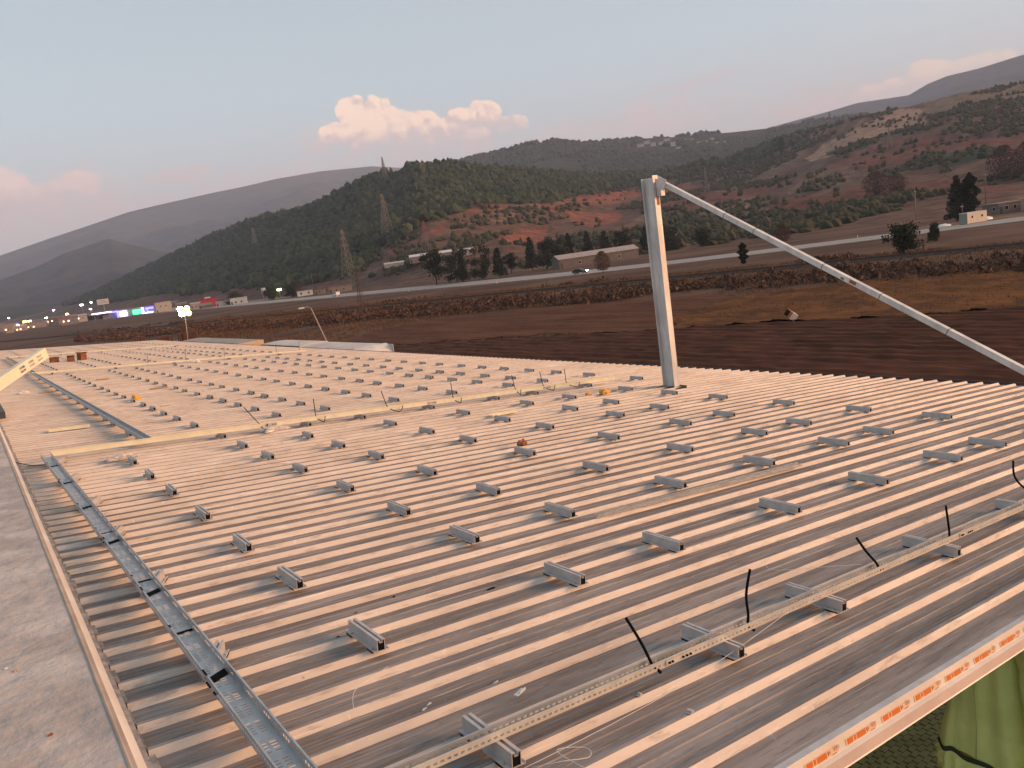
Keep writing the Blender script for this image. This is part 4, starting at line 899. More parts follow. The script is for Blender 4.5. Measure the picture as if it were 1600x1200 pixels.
# billboard
r = empty('billboard', Matrix.Translation((139, 1000, 0)) @ Matrix.Rotation(R_(-8), 4, 'Z')); tag(r, 'white billboard on a tall pole above the town', 'billboard')
b = MB(); b.cyl((0, 0, 0), (0, 0, 15), .5, .4, 8); b.build('pole', m_steel, r); b = MB(); b.box(-6, 6, -.3, .3, 15, 21); b.build('panel', m_twhite, r)
b = MB()
for z in (16.4, 17.8, 19.2): b.box(-4.6, 4.6-(z-16)*.6, -.32, -.305, z, z+.5)
b.build('faded_lines', hmat('sign_lines', (.42,.34,.32)), r)
r = empty('road_sign', Matrix.Translation((158, 625, 0)) @ Matrix.Rotation(R_(-15), 4, 'Z')); tag(r, 'small white road sign left of the red shed', 'sign'); b = MB(); b.cyl((0,0,0),(0,0,5),.15,.15,6); b.build('pole', m_steel, r); b = MB(); b.box(-2.1, 2.1, -.1, .1, 5, 7.6); b.build('panel', m_twhite, r)
r = empty('water_tank', Matrix.Translation((176, 545, 0))); tag(r, 'pale round water tank on a stand behind the white house', 'tank'); b = MB(); b.cyl((0,0,4),(0,0,8.6),1.9,1.9,16); b.build('tank', m_tarp, r)
for x in (-1.2, 1.2):
    b = MB(); b.cyl((x, 0, 0), (x, 0, 4), .15, .15, 6); b.build('leg', m_steel, r)
# town street lights and lit windows
m_yl = mat('yellow_lamp', (.8,.7,.3), .5, emit=((1, .80, .10), 16)); m_wl = mat('white_lamp', (.9,.9,.8), .5, emit=((1, .88, .62), 14)); m_gl = mat('greenish_lamp', (.8,.9,.6), .5, emit=((.75, 1, .35), 12))
LAMPS = [(67, 1120, 8, 1.9, 0, 'yellow', 'left of the town'), (71, 1105, 8, 1.6, 0, 'yellow', 'second from the town edge'), (90, 1120, 9, 1.3, 1, 'warm white', 'beside the arcade'), (107, 1060, 10, 1.5, 0, 'yellow', 'above the arcade building'), (114, 1280, 18, 1.2, 1, 'small white', 'behind the arcade building'), (150, 1280, 20, 2.0, 1, 'large white', 'above the long cream block'), (165, 1300, 22, 1.2, 1, 'white', 'right above the cream block'), (140, 1120, 12, 1.2, 1, 'warm', 'over the cream block roof'), (49, 930, 6, 1.0, 1, 'white', 'near the overpass ramp'), (50, 1550, 20, 1.5, 1, 'pale', 'far behind the overpass'), (178, 520, 6, 1.3, 2, 'greenish white', 'between dark trees beyond the road'), (60, 1300, 16, 1.1, 1, 'faint', 'near the mountain foot')]
for (x, y, z, r_, kind, cw, where) in LAMPS:
    r = empty('street_lamp', Matrix.Translation((x, y, 0))); tag(r, f'{cw} street lamp {where}', 'street lamp', 'lit street lamps in the town')
    b = MB(); b.cyl((0, 0, 0), (0, 0, z), .15, .1, 6); b.build('pole', m_steel, r); b = MB(); b.cyl((-r_, -.3, z), (r_, -.3, z), r_*.45, r_*.45, 8); b.build('lamp_head', (m_yl, m_wl, m_gl)[kind], r)
# site container and huts at right
r = empty('site_container', Matrix.Translation((211.5, 96.6, .07)) @ Matrix.Rotation(R_(-20), 4, 'Z')); tag(r, 'site container on the road apron, sun and shade coloured into its sides', 'container')
b = MB(); b.box(-3.0, 3.0, -1.25, 1.25, .15, 2.75); b.build('body', mat('container_lit', (.66,.56,.42), .6, (.60,.50,.37), 2), r)  # sunlit tone of the white container put into its colour
b = MB(); b.box(-3.03, -3.002, -1.22, 1.22, .18, 2.72); b.build('shaded_end', mat('container_shade', (.22,.23,.2), .7), r)  # grey sheet puts the shade of this end into colour
b = MB(); b.box(-3.05, 3.05, -1.3, 1.3, 2.752, 2.85); b.build('roof', m_twhite, r); b = MB(); b.box(-3.0, 3.0, -1.2, 1.2, .02, .149); b.build('skid', m_dark, r)
for x, w_ in ((-1.5, .28), (1.55, .3)):
    f = empty('window'); f.parent = r; f.location = (x, -1.25, 1.7); b = MB(); b.box(-w_, w_, -.03, -.001, -.35, .35); b.build('frame', m_cream, f); b = MB(); b.box(-w_*.7, w_*.7, -.045, -.031, -.25, .25); b.build('pane', m_win, f)
for x in (-1.25, .1, 1.2):
    b = MB(); b.box(x-.02, x+.02, -1.265, -1.2505, .2, 2.7); b.build('seam', m_cream, r)
house('block_hut', 'small grey block hut right of the site container', 264, 112, R_(-22), 9, 6, 3.0, (.20,.16,.13), (.30,.26,.22), 0, 2, 0, cat='hut')
house('pink_hut', 'pale pink hut cut by the right edge beyond the road', 268, 101, R_(-22), 14, 6, 3.4, (.40,.29,.28), (.42,.33,.3), 0, 3, 0, cat='hut', door=False)
for k, (x, y, l) in enumerate([(226, 100, 'white gravel heap right of the site container'), (212, 104, 'low white slab pile left of the site container')]):
    bm = bmesh.new(); bmesh.ops.create_icosphere(bm, subdivisions=3, radius=1)
    for q in bm.verts: q.co = Vector((q.co.x*2.6, q.co.y*1.4, max(q.co.z, -.1)*(.9-.3*k)*(1+random.uniform(-.2, .2))))
    me = bpy.data.meshes.new('gravel_heap'); bm.to_mesh(me); bm.free(); me.materials.append(m_white); o = link('gravel_heap', me); o.location = (x, y, .05); tag(o, l, 'heap')
# dumped bin on the field edge
r = empty('dumped_bin', Matrix.Translation((57.2, 41.0, .5)) @ Matrix.Rotation(R_(-20), 4, 'Z') @ Matrix.Rotation(R_(35), 4, 'Y') @ Matrix.Rotation(R_(20), 4, 'X')); tag(r, 'tipped white and orange crate lying at the ploughed field edge', 'crate')
b = MB(); b.box(-.42, .42, -.3, .3, -.3, .3); b.build('body', m_white, r); b = MB(); b.box(-.43, -.18, -.31, .31, -.29, .31); b.build('orange_side', mat('crate_orange', (.38,.16,.04), .7), r); b = MB(); b.box(-.50, -.431, -.26, .26, -.26, .26); b.build('dark_opening', m_black, r)

# ------------------------------------------------------------------ vehicles
def car(name, label, x, y, rz, paint, prof, L, Wd, glass, lights=None, wr=.33, cat='car'):
    r = empty(name, Matrix.Translation((x, y, .115)) @ Matrix.Rotation(rz, 4, 'Z')); tag(r, label, cat, 'vehicles on the road')
    pm = mat('car_paint', paint, .3, spec=.6); b = MB(); b.prism(prof, -Wd/2, Wd/2); b.build('body', pm, r)
    for s_ in (-1, 1):
        for g_ in glass:
            b = MB(); b.poly([(px, s_*(Wd/2+.004), pz) for px, pz in g_]); b.build('window', m_glass, r)
    for x_ in (-L*.30, L*.31):
        for s_ in (-1, 1): wheel(r, x_, s_*(Wd/2-.1), wr, .22, s_)
    for s_ in (-1, 1):
        b = MB(); b.box(L/2-.03, L/2+.02, s_*Wd*.33-.16, s_*Wd*.33+.16, .58, .74); b.build('headlight', lights or m_twhite, r)
        b = MB(); b.box(-L/2-.02, -L/2+.03, s_*Wd*.33-.16, s_*Wd*.33+.16, .62, .8); b.build('tail_light', mat('tail_red', (.4,.02,.02), .4), r)
    return r
sedan = [(-2.25,.35),(2.2,.35),(2.28,.62),(2.1,.82),(1.0,.95),(.35,1.38),(-1.0,1.42),(-1.75,1.02),(-2.25,.95)]
sedg = [[(.85,.95),(.3,1.31),(-.25,1.34),(-.25,.95)],[(-.33,.95),(-.33,1.34),(-.95,1.34),(-1.55,1.0)]]
m_head = mat('headlight_on', (.9,.9,.85), .3, emit=((1, .96, .88), 30))
van = [(-2.5,.4),(2.45,.4),(2.55,.8),(2.35,1.1),(1.6,1.25),(.95,1.95),(-2.45,2.0),(-2.52,1.0)]
vang = [[(1.35,1.25),(.85,1.82),(.2,1.85),(.2,1.25)],[(.05,1.25),(.05,1.85),(-1.0,1.85),(-1.0,1.25)],[(-1.15,1.25),(-1.15,1.85),(-2.2,1.85),(-2.2,1.25)]]
car('sedan_car', 'black car with lit headlights driving past the stone barn', 150.5, 178, R_(-68), (.012,.012,.014), sedan, 4.5, 1.8, sedg, m_head)
car('white_van', 'white van driving along the road below the pylon', 147, 352, R_(90), (.72,.70,.68), van, 5.0, 1.95, vang, None, .36, 'van')
car('white_pickup', 'small white pickup beside the glowing floodlight', 148, 690, R_(92), (.70,.69,.67), van, 5.2, 2.1, vang, None, .36, 'pickup')
car('far_van', 'cream van with headlights at the far left of the road', 52, 1120, R_(-88), (.6,.5,.42), [(a*1.5, z*1.6) for a, z in van], 7.5, 2.6, [[(a*1.5, z*1.6) for a, z in q] for q in vang], m_head, .5, 'van')
car('far_car', 'small car with orange light below the town hedge', 103, 1010, R_(-86), (.5,.25,.12), sedan, 4.5, 1.9, sedg, m_head)
car('yellow_truck', 'yellow orange loader with lights left of the neon signs', 128, 870, R_(-86), (.55,.26,.06), [(a*1.9, z*1.9) for a, z in van], 9.5, 3, [[(a*1.9, z*1.9) for a, z in q] for q in vang], m_wl, .7, 'loader')
car('red_car', 'small dark red car in front of the neon signs', 122, 800, R_(95), (.12,.02,.025), sedan, 4.5, 1.9, sedg, mat('red_lamp', (.5,.05,.05), .4, emit=((1, .3, .3), 5)))
# kerbside marker posts
for k, (x, y, l) in enumerate([(139, 205, 'left of the black car'), (138, 262, 'below the conifer group'), (138, 330, 'below the white van'), (138, 420, 'near the lattice mast'), (152, 150, 'right of the steel post'), (192, 116, 'left of the round bush'), (138, 520, 'far along the road')]):
    r = empty('marker_post', Matrix.Translation((x, y, 0))); tag(r, f'small white roadside marker post {l}', 'marker post', 'roadside marker posts')
    b = MB(); b.box(-.07, .07, -.05, .05, 0, 1.0); b.build('post', m_twhite, r); b = MB(); b.box(-.075, .075, -.055, .055, .72, .86); b.build('reflector', m_black, r)

# ------------------------------------------------------------------ pylons and poles
m_lat = mat('lattice_steel', (.20,.165,.15), .6); m_latr = mat('red_lattice', (.26,.05,.03), .6); m_latd = mat('rusty_lattice', (.085,.05,.04), .7)
def pylon(label, x, y, z, h, wb, rz, m0, mtop=None, arms=3, t=None):
    r = empty('pylon', Matrix.Translation((x, y, z)) @ Matrix.Rotation(rz, 4, 'Z')); tag(r, label, 'pylon', 'power pylons across the valley')
    t = t or h*.0034; n = 9; wat = lambda s: wb*(1-s)**1.15+wb*.13
    for part, s0, s1, mm in (('lower_lattice', 0, 6, m0), ('upper_lattice', 6, n, mtop or m0)):
        b = MB()
        for k in range(s0, s1):
            a, c = 1-(1-k/n)**1.2, 1-(1-(k+1)/n)**1.2; a, c = k/n, (k+1)/n; wa, wc = wat(a)/2, wat(c)/2
            P = [(sx_*wa, sy_*wa, a*h) for sx_, sy_ in ((-1,-1),(1,-1),(1,1),(-1,1))]; Q = [(sx_*wc, sy_*wc, c*h) for sx_, sy_ in ((-1,-1),(1,-1),(1,1),(-1,1))]
            for j in range(4):
                b.cyl(P[j], Q[j], t, t, 4, cap=False); b.cyl(P[j], Q[(j+1) % 4], t*.6, t*.6, 3, cap=False); b.cyl(P[(j+1) % 4], Q[j], t*.6, t*.6, 3, cap=False); b.cyl(Q[j], Q[(j+1) % 4], t*.6, t*.6, 3, cap=False)
        b.build(part, mm, r)
    for k in range(arms):
        zz = h*(.72+.11*k); sp = h*(.13-.022*k); b = MB()
        for s_ in (-1, 1):
            for dz in (0, h*.03): b.cyl((0, 0, zz+dz), (s_*sp, 0, zz+h*.006), t*.7, t*.5, 4)
            b.cyl((s_*sp, 0, zz), (s_*sp, 0, zz-h*.035), t*.7, t*.7, 5)
        b.build('cross_arm', mtop or m0, r)
    return r
pylon('tall brown lattice pylon beyond the road left of centre', 217, 492, 1, 38, 7.5, .5, m_lat)
pylon('grey lattice pylon on the forest edge above the white shed', 301, 592, 31, 39, 8, .5, m_lat)
pylon('lattice pylon with red top behind the white roofed shed', 268, 473, 14, 24, 6, .5, m_lat, m_latr)
pylon('small lattice pylon on the notch of the forested ridge', 500, 965, 126, 30, 6, .8, m_lat, t=.28)
pylon('slim pylon on the slope behind the steel post', 684, 583, 42, 27, 4, .8, m_lat, t=.2)
pylon('faint pylon amid the red fields at right', 772, 427, 54, 22, 5, .8, m_lat, t=.17)
pylon('small pylon among trees on the left forest slope', 364, 1126, 64, 29, 7, .5, m_lat, t=.25)
pylon('tiny pylon on the right skyline above the fields', 1090, 690, 126, 20, 4, .8, m_lat, t=.3)
pylon('dark rusty lattice mast between field and railway', 66, 146, 0, 9.4, 1.3, .4, m_latd, arms=1, t=.045)
for k, (x, y, z, h, l) in enumerate([(200, 515, 2, 12, 'left of the tall brown pylon'), (500, 640, 35, 22, 'on the red cut below the forest'), (290, 152, 0, 11, 'left of the round bush by the road'), (310, 137, .5, 13, 'behind the pale huts at right'), (224, 105, 0, 5, 'left of the site container')]):
    r = empty('utility_pole', Matrix.Translation((x, y, z))); tag(r, f'thin utility pole {l}', 'utility pole', 'thin utility poles'); b = MB(); b.cyl((0, 0, 0), (0, 0, h), .16, .1, 6); b.build('pole', m_latd if k > 2 else m_lat, r); b = MB(); b.box(-.9, .9, -.06, .06, h-.8, h-.68); b.build('cross_arm', m_lat, r)
def wire(label, a, c, sag, rad):
    a, c = Vector(a), Vector(c); b = MB(); b.tube([a.lerp(c, k/14)-Vector((0, 0, sag*4*(k/14)*(1-k/14))) for k in range(15)], rad, 4); return tag(b.build('power_line', m_lat), label, 'power line', 'faint power lines')
for k, dz in enumerate((0, 4.3, 8.5)):
    wire(f'{["lowest","middle","uppermost"][k]} power line from the tall brown pylon to the left', (217, 492, 30+dz), (-40, 900, 34+dz), 8, .05)
    wire(f'{["lowest","middle","uppermost"][k]} power line from the forest edge pylon down to the left', (301, 592, 60+dz), (364, 1126, 86+dz*.7), 9, .06)

# ------------------------------------------------------------------ trees
def leaf_cloud(n, fn, size, flat=.5):
    """n small leaf faces, centres from fn(k) -> (x, y, z)"""
    P = np.array([fn() for _ in range(n)]); A = rng.normal(size=(n, 3)); A /= np.linalg.norm(A, axis=1)[:,None]
    B = np.cross(A, rng.normal(size=(n, 3))); B /= np.linalg.norm(B, axis=1)[:,None]; s = size*rng.uniform(.6, 1.3, (n, 1))
    V = np.stack([P-A*s-B*s*.6, P+A*s-B*s*.6, P+A*s*.8+B*s*.6, P-A*s*.8+B*s*.6], 1).reshape(-1, 3)
    return V, np.arange(4*n).reshape(-1, 4)
m_bark = mat('bark', (.055,.04,.03), .95)
m_pine = mat('pine_needles', (.016,.022,.012), .8, island=(.040,.050,.024), spec=.2); m_cyp = mat('cypress_leaves', (.010,.016,.010), .8, island=(.024,.032,.017), spec=.2)
m_bush = mat('bush_leaves', (.020,.026,.013), .8, island=(.052,.058,.028), spec=.2); m_bare = mat('bare_twigs', (.075,.042,.032), .9, island=(.12,.065,.048), spec=.1); m_twig = mat('brown_thicket', (.075,.043,.031), .9, island=(.145,.085,.058), spec=.1)
def crown_mesh(kind, seed):
    r = random.Random(seed)
    if kind == 'cypress':
        def fn():
            t = r.random()**.8; rad = .16*(math.sin(math.pi*min(t*.93+.05, 1))**.7)*(1+.35*math.sin(t*23+seed)); a = r.uniform(0, 6.283); q = rad*r.uniform(.45, 1.05); return (q*math.cos(a), q*math.sin(a), .04+t*.96)
        return leaf_cloud(2600, fn, .022)
    if kind == 'conifer':
        cl = [(r.uniform(0, 6.283), k/13) for k in range(13) for _ in range(5)]
        def fn():
            a, t = r.choice(cl); rad = (.30*(1-t)**.8+.03)*r.uniform(.1, 1.0); a += r.gauss(0, .28); return (rad*math.cos(a), rad*math.sin(a), .14+t*.84-rad*.18+r.gauss(0, .016))
        return leaf_cloud(2800, fn, .024)
    if kind == 'pine':
        cl = [(r.gauss(0, .17), r.gauss(0, .17), r.uniform(.14, .90), r.uniform(.09, .16)) for _ in range(16)]
        def fn():
            x, y, z, s = r.choice(cl); return (x+r.gauss(0, s*.6), y+r.gauss(0, s*.6), z+r.gauss(0, s*.38))
        return leaf_cloud(2800, fn, .024)
    if kind == 'round':
        cl = [(r.gauss(0, .16), r.gauss(0, .16), r.uniform(.12, .80), r.uniform(.11, .17)) for _ in range(34)]
        def fn():
            x, y, z, s = r.choice(cl); cl_ = lambda q: max(-1.5, min(1.5, q)); return (x+cl_(r.gauss(0, 1))*s*.62, y+cl_(r.gauss(0, 1))*s*.62, max(.02, z+cl_(r.gauss(0, 1))*s*.6))
        return leaf_cloud(3800, fn, .028)
    if kind == 'bare':
        def fn():
            a = r.uniform(0, 6.283); e = r.random(); rad = .46*math.sqrt(r.random())*math.sin(math.pi*min(.18+e*.75, 1)); return (rad*math.cos(a), rad*math.sin(a), .12+.86*e)
        V, F = leaf_cloud(2600, fn, .018); return V, F
CR = {}; MATS = {'cypress': m_cyp, 'conifer': m_pine, 'pine': m_pine, 'round': m_bush, 'bare': m_bare}
def trunk_mesh(kind, seed):
    r = random.Random(seed); b = MB(); h = {'cypress': .9, 'conifer': .92, 'pine': .7, 'round': .5, 'bare': .45}[kind]
    b.cyl((0, 0, -.02), (0, 0, h), .022, .006, 7)
    for k in range(16 if kind == 'bare' else 7):
        a = r.uniform(0, 6.283); z = r.uniform(.12, h); q = .28 if kind != 'cypress' else .1; b.cyl((0, 0, z), (q*math.cos(a), q*math.sin(a), z+r.uniform(.08, .36 if kind == 'bare' else .16)), .009, .003, 4)
    return b.mesh('trunk', m_bark)
def tree(kind, var, x, y, z, h, wf, name, label, cat='tree', group=None):
    key = (kind, var)
    if key not in CR:
        V, F = crown_mesh(kind, var*13+len(kind)); tmp = np_obj('crown', V, F, MATS[kind]); cm = tmp.data; bpy.data.objects.remove(tmp); CR[key] = (cm, trunk_mesh(kind, var))
    r = empty(name, Matrix.Translation((x, y, z)) @ Matrix.Rotation(random.uniform(0, 6.28), 4, 'Z') @ Matrix.Diagonal((h*wf, h*wf, h, 1))); tag(r, label, cat, group)
    link('trunk', CR[key][1], r); link('crown', CR[key][0], r); return r
G1 = 'conifers beyond the road'
TREES = [
 ('pine',0,164,286,0,15,.9,'pine_tree','broad dark pine at the left of the roadside group'),('pine',1,168,276,0,14,.9,'pine_tree','dark pine second from the left in the roadside group'),('conifer',0,166,268,0,12,.8,'conifer_tree','pointed conifer third in the roadside group'),('pine',2,170,259,0,13,.75,'pine_tree','upright dark pine at the right of the roadside group'),('conifer',1,173,252,0,12,.8,'conifer_tree','narrow conifer ending the left roadside group'),
 ('conifer',2,203,297,0,12,.8,'conifer_tree','slim conifer left of the second roadside group'),('pine',0,199,281,0,9,.9,'pine_tree','low spreading pine in front of the second roadside group'),('conifer',0,206,275,0,15,.75,'conifer_tree','tall pointed conifer in the second roadside group'),('pine',1,207,266,0,13,1.0,'pine_tree','wide dark pine in the second roadside group'),('pine',2,208,258,0,12,1.0,'pine_tree','wide dark pine at the right of the second group'),('cypress',0,240,290,0,14,.9,'cypress_tree','thin cypress left of the stone barn'),
 ('conifer',1,250,288,.5,14,.85,'conifer_tree','pointed conifer behind the left end of the stone barn'),('conifer',2,252,278,.5,13,1.0,'conifer_tree','broad conifer behind the stone barn'),('pine',0,258,272,.5,12,1.0,'pine_tree','rounded pine behind the stone barn'),('conifer',0,262,262,.5,12,.9,'conifer_tree','small conifer right behind the stone barn'),('pine',1,272,256,.5,11,1.0,'pine_tree','rounded dark tree immediately left of the steel post'),
 ('round',0,259,243,0,11,.8,'leafy_tree','dark leafy tree just right of the steel post'),('round',1,262,228,0,9,.9,'leafy_tree','lower leafy tree right of the steel post'),
 ('cypress',1,133,105.6,0,4.4,1.35,'cypress_shrub','small dark cypress shrub against the road right of the post'),('round',1,127,68.8,0,5.4,.95,'round_bush','large round dark bush in front of the road at right'),('round',2,150,75.5,0,3.9,.62,'cypress_shrub','narrow dark shrub right of the round bush'),
 ('conifer',0,238,113,0,13.5,.78,'conifer_tree','tall ragged dark conifer behind the site container'),('cypress',0,240,110.2,0,13,1.0,'cypress_tree','slender cypress joined to the tall ragged conifer'),('conifer',1,239,112,0,11,.95,'conifer_tree','lower dark conifer under the tall ragged one'),
 ('bare',0,494,284,12.5,15,1.35,'bare_tree','wide domed leafless tree in the fields at right'),('bare',1,505,276,12.5,12,1.3,'bare_tree','leafless tree right of the wide domed one'),('bare',0,498,210,10,20,1.0,'bare_tree','tall leafless tree at the right edge'),('bare',1,512,203,10,21,1.0,'bare_tree','leafless tree cut by the right edge'),('bare',1,146,163,0,6,.9,'bare_tree','leafless sapling left of the steel post by the road'),('bare',0,240,250,0,7,1.1,'bare_tree','reddish leafless tree right behind the steel post'),('bare',1,208,150,0,6,1.0,'bare_tree','leafless bush beyond the road right of the post'),('bare',0,250,278,0,9,1.0,'bare_tree','reddish leafless tree beside the stone barn'),
 ('round',0,163,572,0,10,1.2,'leafy_tree','dark tree behind the flat white house'),('round',1,175,528,0,11,1.1,'leafy_tree','dark tree left of the greenish lamp'),('round',2,182,507,0,10,1.0,'leafy_tree','dark green tree right of the greenish lamp'),('bare',0,184,500,0,8,1.0,'bare_tree','brown leafless tree left of the caravan'),('cypress',1,978,695,92,22,1.1,'poplar_tree','pale tall poplar on the right slope'),
]
for a in TREES: tree(*a, 'bush' if 'bush' in a[7] or 'shrub' in a[7] else 'tree', 'trees along the road and fields')
for k in range(12):
    tree('round', k % 3, 112+k*3.2, 935+(k % 3)*6-k*6, 0, random.uniform(4.5, 6.5), 1.3, 'hedge_bush', f'{ORD[k+1]} dark bush from the left in the town hedge', 'bush', 'dark hedge before the long cream block')

# forest on the hills: one mass that nobody could count
ico = bmesh.new(); bmesh.ops.create_icosphere(ico, subdivisions=1, radius=1); IV = np.array([v.co[:] for v in ico.verts]); IF = np.array([[v.index for v in f.verts] for f in ico.faces]); ico.free()
def blobs(name, X, Y, Zb, hs, wd, material, label, cat, jit=.28):
    n = len(X); nv = len(IV); V = np.repeat(IV[None], n, 0)*(1+rng.uniform(-jit, jit, (n, nv, 1)))
    # taper towards the top so that each crown stands up
    tz = (V[:,:,2:]+1)/2; V[:,:,:2] *= (1.10-.34*tz)
    V[:,:,0] = V[:,:,0]*wd[:,None]+X[:,None]; V[:,:,1] = V[:,:,1]*wd[:,None]+Y[:,None]; V[:,:,2] = (V[:,:,2]*.55+.45)*hs[:,None]+Zb[:,None]
    F = (IF[None]+(np.arange(n)*nv)[:,None,None]).reshape(-1, 3)
    return tag(np_obj(name, V.reshape(-1, 3), F, material), label, cat, kind='stuff')
m_for = mat('forest_leaves', (.020,.029,.015), .9, island=(.066,.078,.036), spec=.1); m_forf = mat('far_forest_leaves', (.024,.032,.018), .9, island=(.055,.062,.034), spec=.1)
m_scrub = mat('slope_scrub', (.028,.034,.018), .9, island=(.080,.070,.036), spec=.1)
def scatter(lay, n, a0, a1, rmin, rmax, keep):
    a = rng.uniform(a0, a1, n); t = rng.uniform(0, 1, n); r = np.sqrt(rmin**2+t*(rmax**2-rmin**2)); k = keep(a, r, r*np.cos(np.radians(a)), r*np.sin(np.radians(a))); a, r = a[k], r[k]
    return r*np.cos(np.radians(a)), r*np.sin(np.radians(a)), lay_h(lay, a, r), r
Rmain = lambda a: np.interp(a, [q for q,_ in LAYERS['MAIN']['R']], [q for _,q in LAYERS['MAIN']['R']])
def notch(a): return ~((np.abs(a-61.5) < .25))
def kf(a, r, x, y):
    n = fbm(x/70, y/70, 3, 3); k = (r > forest_low(a)+(n-.5)*70) & (r < Rmain(a)+40)
    for q in ZONES['red']+ZONES['quarry']+ZONES['redfield']: k &= ~in_poly(x, y, q)
    k &= ~((np.abs(a-61.9-.0012*(r-900)) < .35) & (r > 700) & (rng.random(len(a)) < .8))
    k &= (a > 50) | (rng.random(len(a)) < np.clip((n-.32)*5, 0, 1))
    return k
X, Y, Z_, R0 = scatter('MAIN', 60000, 33, 86, 560, 2600, kf); X, Y, Z_, R0 = X[:24000], Y[:24000], Z_[:24000], R0[:24000]
blobs('forest', X, Y, Z_-1, rng.uniform(4.5, 10.5, len(X)), rng.uniform(2.6, 5.6, len(X)), m_for, 'dense dark pine forest covering the hill at left and centre', 'forest')
X, Y, Z_, R0 = scatter('BACK', 16000, 30, 66, 1500, 2760, lambda a, r, x, y: fbm(x/160, y/160, 3, 6) > .42)
blobs('forest', X, Y, Z_-1, rng.uniform(8, 15, len(X)), rng.uniform(5, 9, len(X)), m_forf, 'hazy wooded ridge behind the forest hill', 'forest')
def ks(a, r, x, y):
    n = fbm(x/55, y/55, 4, 15); n2 = fbm(x/300+y/160, y/40-x/90, 3, 23); k = ((n > .555) | (n2 > .62)) & (r < Rmain(a)+10)
    for q in ZONES['red']+ZONES['redfield']+ZONES['quarry']: k &= ~(in_poly(x, y, q) & (rng.random(len(a)) < .85))
    k |= in_poly(x, y, ZONES['green'][0]) | in_poly(x, y, ZONES['green'][1]) | in_poly(x, y, ZONES['green'][2])
    return k & (r > 345) & ((x > 232) | (y < 150))
X, Y, Z_, R0 = scatter('MAIN', 26000, 10, 75, 345, 1350, ks)
blobs('scrub', X, Y, Z_-.5, rng.uniform(1.8, 5.5, len(X)), rng.uniform(1.4, 3.4, len(X)), m_scrub, 'scattered bushes and hedges over the red brown slopes', 'scrub')
# thickets between railway, field and road
def kt(a, r, x, y):
    rx = 122-(y-49)*.2465; d = rx-x; n = fbm(x/9, y/9, 4, 33); n2 = fbm(x/30, y/30, 3, 35)
    return (((d > 11) & (d < 32+10*n2) & (n+.25*n2 > .52)) | ((d < -9) & (d > -16) & (x < 128) & (n > .62))) & ~in_poly(x, y, FIELD_NEAR) & ~in_poly(x, y, FIELD_FAR)
X, Y, Z_, R0 = scatter('MAIN', 60000, 5, 84, 45, 480, kt)
sel = rng.permutation(len(X))[:9000]; X, Y = X[sel], Y[sel]
nt_ = 26; n = len(X); hs = rng.uniform(.3, 1.15, n); ws = rng.uniform(.5, 1.5, n)
dv = rng.normal(0, 1, (n, nt_, 3)); Pc = np.stack([X[:,None]+dv[:,:,0]*ws[:,None]*.55, Y[:,None]+dv[:,:,1]*ws[:,None]*.55, np.abs(rng.uniform(0, 1, (n, nt_)))*hs[:,None]*np.exp(-(dv[:,:,0]**2+dv[:,:,1]**2)*.25)], 2).reshape(-1, 3)
q1 = rng.normal(0, .22, Pc.shape); q2 = rng.normal(0, .22, Pc.shape)
V = np.stack([Pc-q1*.6, Pc+q1, Pc+q2+[0, 0, .18]], 1).reshape(-1, 3)
tag(np_obj('thicket', V, np.arange(len(V)).reshape(-1, 3), m_twig), 'brown leafless thicket along the railway', 'thicket', kind='stuff')
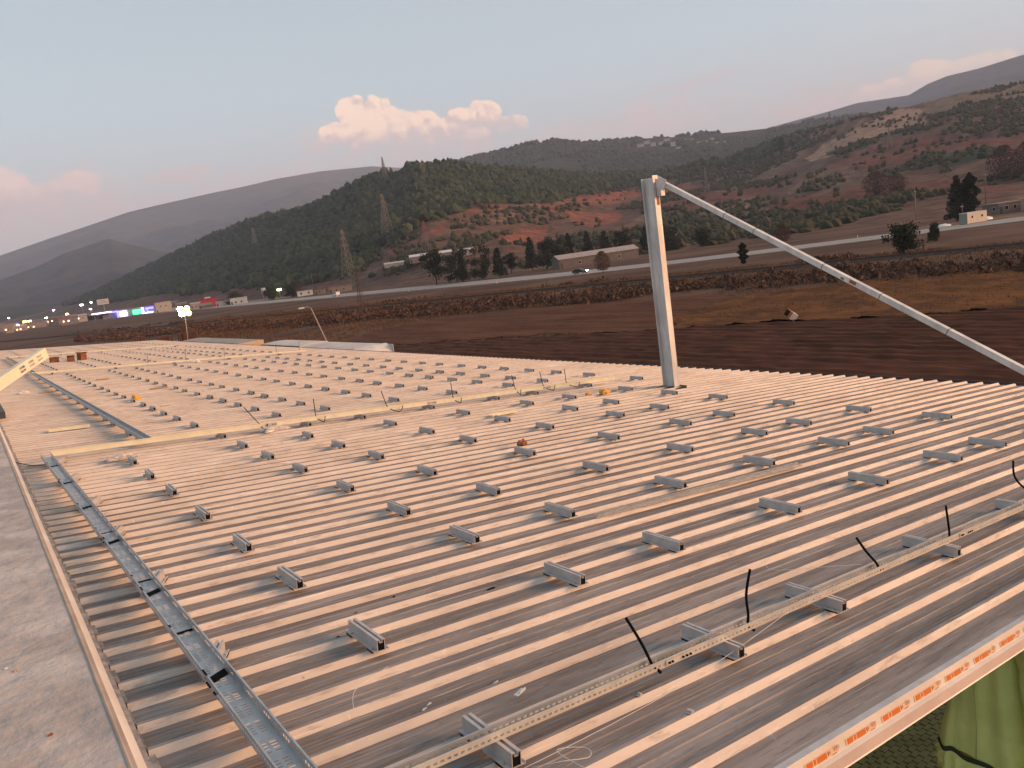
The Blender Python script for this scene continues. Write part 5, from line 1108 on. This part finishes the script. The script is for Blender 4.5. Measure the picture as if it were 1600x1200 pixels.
# dry grass tufts: blades standing on the rough ground
def kg(a, r, x, y):
    n = fbm(x/7, y/7, 4, 44); rx = 122-(y-49)*.2465
    return (x < 131) & (rx-x > -16) & (n > .40) & ~in_poly(x, y, FIELD_NEAR) & ~in_poly(x, y, FIELD_FAR) & (x > 30) & (np.abs(rx-x) > 3)
X, Y, Z_, R0 = scatter('MAIN', 90000, 5, 78, 48, 300, kg); n = min(len(X), 46000); X, Y, R0 = X[:n], Y[:n], R0[:n]
nb = 5; P = np.repeat(np.c_[X, Y, np.zeros(n)], nb, 0); s = np.repeat(.34+R0/300, nb)[:,None]
a = rng.uniform(0, 6.28, n*nb); D = np.c_[np.cos(a), np.sin(a), 0*a]*s*.045; Wv = np.c_[-np.sin(a), np.cos(a), 0*a]; P = P+rng.normal(0, .3, P.shape)*[1, 1, 0]*s
hgt = rng.uniform(.3, 1.0, n*nb)[:,None]*s*.7; b_ang = rng.uniform(0, 6.28, n*nb); lean = np.c_[np.cos(b_ang), np.sin(b_ang), 0*b_ang]*hgt*.35+np.c_[0*a, 0*a, hgt[:,0]]
V = np.stack([P-D, P+D, P+lean], 1).reshape(-1, 3)
tag(np_obj('dry_grass', V, np.arange(len(V)).reshape(-1, 3), mat('straw', (.085,.045,.024), .95, island=(.20,.108,.052), spec=.1)), 'dry orange brown grass between the ploughed field and the railway', 'grass', kind='stuff')
# tiny houses of the village on the right skyline ridge
for k in range(14):
    a = R_(44.5-k*.42+random.uniform(-.1, .1)); rr = random.uniform(2350, 2560); z = float(lay_h('BACK', np.array([math.degrees(a)]), np.array([rr]))[0])
    house('village_house', f'{ORD[k+1]} tiny pale house from the left in the skyline village', rr*math.cos(a), rr*math.sin(a), a+hp, random.uniform(12, 22), 10, random.uniform(6, 10), (.55,.48,.44), (.35,.2,.15), 3, 0, 0, z=z, cat='house', group='village on the skyline', door=False)

# ------------------------------------------------------------------ evening haze
b = MB(); b.box(-8600, 8600, -8600, 8600, -2.5, 960)
m = bpy.data.materials.new('haze_air'); m.use_nodes = True; t = NT(m.node_tree); m.node_tree.nodes.clear(); pv = t.node('ShaderNodeVolumePrincipled')
pv.inputs['Color'].default_value = (.60, .72, .95, 1); pv.inputs['Density'].default_value = 1.12e-4; pv.inputs['Anisotropy'].default_value = .0
t.put(t.node('ShaderNodeOutputMaterial').inputs['Volume'], pv.outputs[0])
tag(b.build('haze', m), 'thin pale evening haze over the valley', 'haze', kind='stuff')
